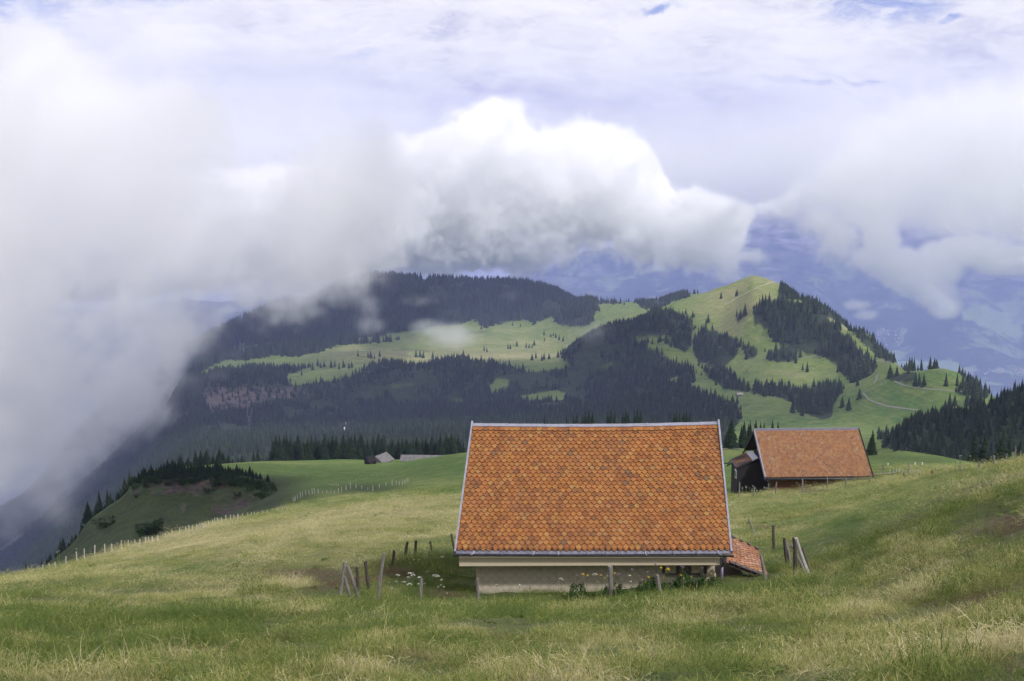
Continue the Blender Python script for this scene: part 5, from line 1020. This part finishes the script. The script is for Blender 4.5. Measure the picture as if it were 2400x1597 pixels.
def field(name, r0, r1, a0, a1, dens, smin, smax, wgt, cond=None, wscale=1.0):
    n = int(math.radians(a1-a0)*(r1*r1-r0*r0)/2*dens); a = np.radians(RS.uniform(a0, a1, n)); r = np.sqrt(RS.uniform(r0*r0, r1*r1, n)); X = r*np.sin(a); Y = r*np.cos(a)
    Z = bil(GZ, X, Y); px, py = proj(X, Y, Z); ok = (Z/r > bil(RUN, X, Y)-np.where(r < 90, .06, .01)) & (px > -700) & (px < 3100) & (py < 1900)
    ok &= ~((X > -1.2) & (X < 6.4) & (Y > 36.5) & (Y < 44.3)); ok &= ~((X > 6.2) & (X < 7.9) & (Y > 37.0) & (Y < 39.6)); ok &= ~((X > 24.5) & (X < 38.6) & (Y > 130.6) & (Y < 141.5))
    cl = fbm(X/.9, Y/.9, 2, 61); cl2 = fbm(X/4, Y/4, 3, 67)
    if cond is not None: ok &= cond(X, Y, Z, px, py)
    else: ok &= RS.random_sample(n) < np.clip(.72+cl*2.2, .12, 1)
    X, Y, Z, cl, cl2 = X[ok], Y[ok], Z[ok], cl[ok], cl2[ok]; n = len(X)
    s_ = RS.uniform(smin, smax, n)*np.clip(1+1.1*cl+.8*cl2, .45, 2.1); dr = bil(DRY, X, Y)+.95*fbm(X/.9, Y/.9, 3, 93)+.6*fbm(X/5, Y/5, 3, 95); br = bil(BROWN, X, Y)+np.clip(2.6*fbm(X/2.0, Y/2.0, 3, 97)-.72, 0, .9)
    s_ *= np.where(br > .4, .6, 1)
    pk = RS.choice(len(specs), n, p=np.array(wgt)/sum(wgt))
    ws = s_*wscale
    print(name, n)
    return scatter(name, np.stack([X, Y, Z], -1), np.stack([ws, ws, s_], -1), np.stack([RS.normal(0, .16, n), RS.normal(0, .16, n), RS.uniform(0, 6.28, n)], -1), GC, dict(pick=pk, dryness=dr, brownness=br))
field('grass', 7.0, 20, -33, 33, 115, .5, 1.05, [3, 3, 4, 2, 3, 1, 4])
field('grass', 20, 42, -33, 33, 44, .65, 1.2, [3, 3, 4, 2, 3, 1, 4], wscale=1.15)
field('grass', 42, 90, -30, 30, 8, .6, 1.2, [3, 2, 5, 1, 3, .5, 4], wscale=1.7)
field('grass', 90, 190, -28, 28, 2.4, .7, 1.2, [3, 2, 5, 1, 3, .5, 4], wscale=2.6)
def stalks(seed, n, L, flat):
    rg = random.Random(seed); m = MB()
    for i in range(n):
        b = Vector((rg.gauss(0, .25), rg.gauss(0, .25), 0)); a = rg.uniform(0, 6.28); d = Vector((math.cos(a), math.sin(a), 0)); l = L*rg.uniform(.5, 1.1); up = rg.uniform(.15, .9)*(1-flat)+.06; pts = []
        for k_ in range(6):
            t = k_/5; pts.append(b+d*l*(t**1.4)*(1-up*.5)+Vector((0, 0, l*up*(t-.45*t*t)+.03))+Vector((rg.gauss(0, .008), rg.gauss(0, .008), 0)))
        w = rg.uniform(.0018, .0034); s = Vector((-d.y, d.x, .4)).normalized()*w
        vs = []
        for p in pts: vs += [p-s, p+s]
        m.add(vs, [(2*k_, 2*k_+1, 2*k_+3, 2*k_+2) for k_ in range(5)])
        if rg.random() < .4:
            p = pts[-1]; m.add([p-d*.05-s*1.5, p-d*.05+s*1.5, p+d*.05+Vector((0, 0, -.01))], [(0, 1, 2)])
    me = bpy.data.meshes.new('stalks'); me.from_pydata(m.v, [], m.f); me.update(); me.materials.append(M_STRAW); return me
k = NT('dry_straw'); isl = k.node('ShaderNodeNewGeometry').outputs['Random Per Island']; M_STRAW = k.out(k.ramp(isl, [(0, (.20, .165, .08)), (.4, (.31, .26, .13)), (.75, (.40, .35, .19)), (1, (.28, .31, .12))]), .7)
GS = bpy.data.collections.new('stalk_prototypes')
for i, a in enumerate([(1, 14, .55, .2), (2, 12, .7, .6), (3, 16, .5, .85), (4, 8, .8, .4)]): GS.objects.link(bpy.data.objects.new('stalk_shape_%d' % i, stalks(*a)))
def straw(name, r0, r1, dens, ws):
    n = int(math.radians(52)*(r1*r1-r0*r0)/2*dens); a = np.radians(RS.uniform(-26, 26, n)); r = np.sqrt(RS.uniform(r0*r0, r1*r1, n)); X = r*np.sin(a); Y = r*np.cos(a); Z = bil(GZ, X, Y); px, py = proj(X, Y, Z)
    w = bil(DRY, X, Y)-.28+1.3*fbm(X/2.2, Y/2.2, 3, 77); ok = (RS.random_sample(n) < np.clip(w, .05, 1)) & (py < 1800) & (px > -150) & (px < 2550) & ~((X > -1.6) & (X < 8) & (Y > 35.5) & (Y < 44.6))
    X, Y, Z = X[ok], Y[ok], Z[ok]; n = len(X); s_ = RS.uniform(.6, 1.15, n); print(name, n)
    scatter(name, np.stack([X, Y, Z], -1), np.stack([s_*ws]*2+[s_], -1), np.stack([RS.normal(0, .1, n), RS.normal(0, .1, n), RS.uniform(0, 6.28, n)], -1), GS, dict(pick=RS.randint(0, 4, n)))
straw('dry_grass_stalks', 7.5, 24, 8, .45); straw('dry_grass_stalks', 24, 60, 3, .7)
HC = bpy.data.collections.new('herb_prototypes')
M_HERB = needle_mat('meadow_herb_leaves', (.06, .12, .025), (.12, .20, .05), (.15, .16, .05))
for i, me in enumerate([leafy_mesh('herb', 500+i, 200, 1, .6, .2, M_HERB) for i in range(2)]): HC.objects.link(bpy.data.objects.new('herb_shape_%d' % i, me))
def herbs(name, r0, r1, dens, s0, s1):
    n = int(math.radians(52)*(r1*r1-r0*r0)/2*dens); a = np.radians(RS.uniform(-26, 26, n)); r = np.sqrt(RS.uniform(r0*r0, r1*r1, n)); X = r*np.sin(a); Y = r*np.cos(a); Z = bil(GZ, X, Y); px, py = proj(X, Y, Z)
    ok = (RS.random_sample(n) < np.clip(.3+1.8*fbm(X/3, Y/3, 3, 83)-.3*bil(DRY, X, Y), .03, 1)) & (py < 1800) & (px > -150) & (px < 2550) & ~((X > -1.6) & (X < 8) & (Y > 35.5) & (Y < 44.6)) & ~((X > 24) & (X < 39) & (Y > 130) & (Y < 142))
    X, Y, Z = X[ok], Y[ok], Z[ok]; n = len(X); s_ = RS.uniform(s0, s1, n); print(name, n)
    scatter(name, np.stack([X, Y, Z], -1), np.stack([s_, s_, s_*.7], -1), np.stack([RS.normal(0, .1, n), RS.normal(0, .1, n), RS.uniform(0, 6.28, n)], -1), HC, dict(pick=RS.randint(0, 2, n)))
herbs('meadow_herbs', 8, 45, 1.4, .05, .13); herbs('meadow_herbs', 45, 180, .06, .12, .28)
# taller uncut grass around the barn, the posts and the fences
def near_barn(X, Y, Z, px, py): return (((px > 870) & (px < 1700) & (Y > 32.2) & (Y < 36.5)) | ((px > 880) & (px < 1110) & (Y > 36) & (Y < 46)) | ((px > 1690) & (px < 1900) & (Y > 32) & (Y < 35)))
field('tall_grass', 31, 48, -9, 16, 20, .8, 1.7, [3, 3, 0, 4, 1, 5, 0], near_barn, 1.0)
def by_barn2(X, Y, Z, px, py): return (px > 1690) & (px < 2060) & (Y > 108) & (Y < 130.5)
field('tall_grass', 104, 134, 9, 20, 1.6, .9, 1.5, [3, 3, 0, 3, 1, 5, 0], by_barn2, 1.8)
# ------------------------------------------------------------------ clouds (volumes on a grid computed here) and air
def noise3(shape, beta=1.9, seed=0, lo=1.0):
    rs = np.random.RandomState(seed); w = rs.normal(size=shape).astype(np.float32)
    f = np.fft.rfftn(w); k = [np.fft.fftfreq(n)*1.0 for n in shape[:2]]+[np.fft.rfftfreq(shape[2])]
    K = np.sqrt(k[0][:, None, None]**2+k[1][None, :, None]**2+k[2][None, None, :]**2); K[0, 0, 0] = 1
    kmin = lo/max(shape); f *= np.where(K < kmin, 0, K**(-beta)); f[0, 0, 0] = 0
    n = np.fft.irfftn(f, shape); return (n/n.std()).astype(np.float32)
def cloud_object(name, mn, mx, vox, dfun, col, dens, label_kind='stuff', aniso=.38, beta=1.9, seed=1):
    res = [int(round((b-a)/vox))+1 for a, b in zip(mn, mx)]
    ax = [np.linspace(a, a+(n-1)*vox, n) for a, n in zip(mn, res)]
    X, Y, Z = np.meshgrid(*ax, indexing='ij'); mx = [a+(n-1)*vox for a, n in zip(mn, res)]
    D = dfun(X, Y, Z, noise3(tuple(res), beta, seed), noise3(tuple(res), 1.35, seed+50))
    me = bpy.data.meshes.new(name); me.vertices.add(D.size); addattr(me, 'd', D.ravel())
    o = link(name, me); tag(o, kind=label_kind)
    g = bpy.data.node_groups.new(name, 'GeometryNodeTree')
    g.interface.new_socket('Geometry', in_out='INPUT', socket_type='NodeSocketGeometry'); g.interface.new_socket('Geometry', in_out='OUTPUT', socket_type='NodeSocketGeometry')
    N = g.nodes.new; L = g.links.new
    gi = N('NodeGroupInput'); go = N('NodeGroupOutput'); vc = N('GeometryNodeVolumeCube')
    vc.inputs['Min'].default_value = mn; vc.inputs['Max'].default_value = mx
    for q, n in zip('XYZ', res): vc.inputs['Resolution '+q].default_value = n
    si = N('GeometryNodeSampleIndex'); si.data_type = 'FLOAT'; si.domain = 'POINT'; si.clamp = True
    na = N('GeometryNodeInputNamedAttribute'); na.data_type = 'FLOAT'; na.inputs['Name'].default_value = 'd'
    L(gi.outputs[0], si.inputs['Geometry']); L(na.outputs[0], si.inputs['Value'])
    p = N('GeometryNodeInputPosition'); sb = N('ShaderNodeVectorMath'); sb.operation = 'SUBTRACT'; L(p.outputs[0], sb.inputs[0]); sb.inputs[1].default_value = mn
    sc = N('ShaderNodeVectorMath'); sc.operation = 'SCALE'; sc.inputs['Scale'].default_value = 1/vox; L(sb.outputs[0], sc.inputs[0])
    ad = N('ShaderNodeVectorMath'); ad.operation = 'ADD'; ad.inputs[1].default_value = (.5, .5, .5); L(sc.outputs[0], ad.inputs[0])
    fl = N('ShaderNodeVectorMath'); fl.operation = 'FLOOR'; L(ad.outputs[0], fl.inputs[0])
    dt = N('ShaderNodeVectorMath'); dt.operation = 'DOT_PRODUCT'; dt.inputs[1].default_value = (res[1]*res[2], res[2], 1); L(fl.outputs[0], dt.inputs[0])
    L(dt.outputs['Value'], si.inputs['Index']); L(si.outputs[0], vc.inputs['Density'])
    k = NT(name+'_vapour'); k.n.remove(k.b); mo = k.n['Material Output']
    vs = k.node('ShaderNodeVolumeScatter'); vs.inputs['Color'].default_value = col+(1,); vs.inputs['Anisotropy'].default_value = aniso
    at = k.node('ShaderNodeAttribute', attribute_name='density'); k.l.new(k.math('MULTIPLY', at.outputs['Fac'], dens), vs.inputs['Density'])
    k.l.new(vs.outputs[0], mo.inputs['Volume'])
    sm = N('GeometryNodeSetMaterial'); sm.inputs['Material'].default_value = k.m; L(vc.outputs[0], sm.inputs[0]); L(sm.outputs[0], go.inputs[0])
    md = o.modifiers.new('volume', 'NODES'); md.node_group = g; me.materials.append(k.m)
    return o
def blobsum(px, py, r, lst):
    v = np.zeros(px.shape, np.float32)
    for cx, cy, rx, ry, rc, rr, a in lst:
        q = np.sqrt(((px-cx)/rx)**2+((py-cy)/ry)**2+((r-rc)/rr)**2)
        v = np.maximum(v, a*(1.6-q))       # 1 at q=.6, 0 at q=1.6
    return v
def bank(X, Y, Z, n, n2):
    px, py = proj(X, Y, Z); r = np.hypot(X, Y)
    low = np.interp(px, [-400, 0, 120, 250, 300, 400, 440, 560, 640, 700, 780, 860, 900, 960, 1100], [1200, 1175, 1165, 1120, 1060, 990, 850, 745, 700, 690, 655, 640, 600, 480, 350])
    top = np.interp(px, [-400, 0, 120, 260, 400, 520, 600, 700, 900, 1000], [0, 90, 110, 210, 210, 290, 420, 400, 340, 420])
    rc = np.interp(px, [-300, 0, 400, 700, 900], [1750, 1850, 2300, 2800, 3000]); 
    e = np.minimum((low-py)/95, (py-top)/70)+.0
    e = np.minimum(e, (520-np.abs(r-rc))/200)
    d = ss(-.1, 1.5, e+.85*n+.50*n2)
    d = d*(.18+1.25*ss(-.75, .95, n*.8+n2*.55))*(1-.50*ss(820, 1060, py))*ss(1050, 800, px)*np.where(py > 640, 1, 1)
    return d*ss(-.2, 0.0, (r-1150)/500)
def wisps(X, Y, Z, n, n2):
    px, py = proj(X, Y, Z); r = np.hypot(X, Y)
    w = blobsum(px, py, r, [(800, 655, 90, 22, 2950, 220, 1), (740, 680, 110, 22, 2850, 220, 1), (660, 700, 90, 25, 2800, 220, 1), (862, 722, 26, 30, 2750, 160, .8), (865, 765, 35, 22, 2650, 160, .8),
        (985, 705, 42, 12, 2750, 150, .75), (1010, 770, 40, 18, 2500, 150, .8), (1068, 792, 48, 28, 2400, 170, 1.0), (1035, 810, 45, 14, 2400, 150, .7), (1385, 778, 50, 26, 1850, 110, .75), (1350, 815, 50, 10, 1800, 100, .6), (1200, 690, 30, 12, 2800, 120, .55)])
    w = ss(.30, 1.7, w*(1+.9*n+1.6*n2)*.75)
    return w
def cumu(X, Y, Z, n, n2):
    px, py = proj(X, Y, Z); r = np.hypot(X, Y)
    top = np.interp(px, [-900, 500, 700, 900, 1050, 1150, 1215, 1260, 1330, 1450, 1520, 1570, 1640, 1760, 1800, 1900, 2000, 2100, 2400, 2500], [500, 420, 400, 330, 265, 222, 245, 300, 262, 265, 315, 420, 432, 460, 470, 420, 340, 285, 240, 240])
    bot = np.interp(px, [500, 700, 900, 1200, 1240, 1300, 1380, 1440, 1500, 1560, 1640, 1700, 1725, 1750, 1775, 1800, 1850, 1900, 2000, 2100, 2200, 2300, 2400, 2500], [640, 650, 660, 660, 668, 650, 636, 648, 662, 668, 668, 668, 650, 570, 525, 498, 492, 500, 486, 492, 515, 520, 530, 530])
    e = np.minimum((bot-py)/60, (py-top)/50); e = np.minimum(e, (330-np.abs(r-3950))/150)
    soft = ss(1770, 1900, px); bil_ = 1-1.6*np.abs(n2)
    d = ss(.06-.2*soft, .34+.42*soft, e*.8+(.44+.06*soft)*n+(.46+.32*soft)*n2+.16*bil_-.1)*(1-.75*soft)
    st_ = np.minimum(np.minimum((py-230)/110, (535-py)/60), (300-np.abs(r-4500))/110); d = np.maximum(d, .13*ss(-.6, 1.4, st_+.30*n+.1*n2))
    R = 330
    b = blobsum(px, py, r, [(1960, 560, 60, 50, 4000, R, .85), (1920, 530, 50, 40, 4000, R, .8), (2060, 560, 40, 70, 4000, R, .95), (2040, 500, 60, 50, 4050, R, .8), (2100, 620, 60, 35, 4000, R, .9), (2150, 640, 70, 40, 4000, R, 1.0), (2200, 620, 50, 45, 4000, R, .95), (2190, 690, 50, 30, 3950, R, .7), (2215, 720, 35, 22, 3950, R, .8), (2030, 605, 50, 30, 4000, R, .75), (2280, 590, 90, 30, 4000, R, .9), (2370, 610, 90, 28, 4000, R, 1.0),
        (2010, 715, 28, 10, 3950, 180, .7), (2030, 738, 24, 9, 3950, 180, .7), (1745, 600, 60, 16, 4000, 200, .9), (1700, 640, 40, 22, 4000, 200, .9), (1830, 490, 50, 20, 4050, 250, .6)])
    return np.maximum(d, .5*ss(.2, 1.1, b+(.34*n+.36*n2)*ss(.0, .5, b)))
S.cycles.volume_bounces = 32; S.cycles.volume_step_rate = 1.5; S.cycles.volume_max_steps = 256; S.cycles.max_bounces = 32; S.cycles.diffuse_bounces = 2; S.cycles.transmission_bounces = 3; S.cycles.transparent_max_bounces = 6
S.cycles.adaptive_threshold = .03; S.cycles.use_adaptive_sampling = True
cloud_object('cloud_bank', (-2000, 1050, -800), (300, 3600, 520), 13, bank, (.992, .991, 1.0), .0115, seed=3, beta=2.0)
cloud_object('mist', (-620, 1650, -560), (420, 3200, -170), 9, wisps, (.99, .99, 1.0), .005, seed=5, beta=1.7)
cloud_object('cloud', (-1900, 3250, -760), (2150, 4900, 380), 11, cumu, (.992, .992, 1.0), .036, seed=8, beta=1.8)
# clouds overhead, outside the picture, added to cast shadows that dapple the hills
SHT = [(640,780,2900,190),(760,730,2950,190),(900,700,3000,190),(1050,700,3000,190),(1200,700,3000,170),(480,930,1850,150),(620,950,1800,150),(760,930,1850,140),(900,920,1800,150),(1050,930,1750,150),(1200,940,1700,140),(1340,930,1650,150),(1460,900,1650,130),(1560,960,1450,110),(1420,800,1900,110),(380,1190,390,60),(480,1190,385,55),(560,1180,375,40),(230,1270,390,40),(2250,1010,930,110),(2350,960,930,90),(1850,945,1380,60)]
def overhead(X, Y, Z, n, n2):
    d = np.full(X.shape, -9.0, np.float32); u = (SUN_DIR.x/SUN_DIR.z, SUN_DIR.y/SUN_DIR.z)
    for px, py, r, R in SHT:
        c = PR(px, py, r); cx, cy = c.x+u[0]*(775-c.z), c.y+u[1]*(775-c.z)
        d = np.maximum(d, 1.25-np.hypot(X-cx, Y-cy)/R)
    return ss(.0, .5, d+.22*n+.12*n2)*ss(0, 40, 75-np.abs(Z-775))
SUN_DIR = sd
cloud_object('cloud', (-700, -700, 690), (2100, 2700, 860), 20, overhead, (1.0, 1.0, 1.0), .03, seed=12, beta=1.8)
def air(name, col, dens, z0, z1, ext, y1):
    k = NT(name+'_air'); k.n.remove(k.b); mo = k.n['Material Output']; pv = k.node('ShaderNodeVolumePrincipled')
    pv.inputs['Color'].default_value = col+(1,); pv.inputs['Density'].default_value = dens; pv.inputs['Anisotropy'].default_value = .1
    k.l.new(pv.outputs[0], mo.inputs['Volume'])
    hz = MB(); hz.hexa([(-ext, -ext, z0), (ext, -ext, z0), (ext, y1, z0), (-ext, y1, z0), (-ext, -ext, z1), (ext, -ext, z1), (ext, y1, z1), (-ext, y1, z1)])
    tag(hz.build(name, k.m), kind='stuff')
air('haze', (.44, .52, 1), 5e-5, -2200, 500, 14500, 13900)           # thin air round everything
air('valley_haze', (.52, .60, 1), 9e-5, -2190, -225, 14000, 13500)  # denser layer lying in the valleys below the camera
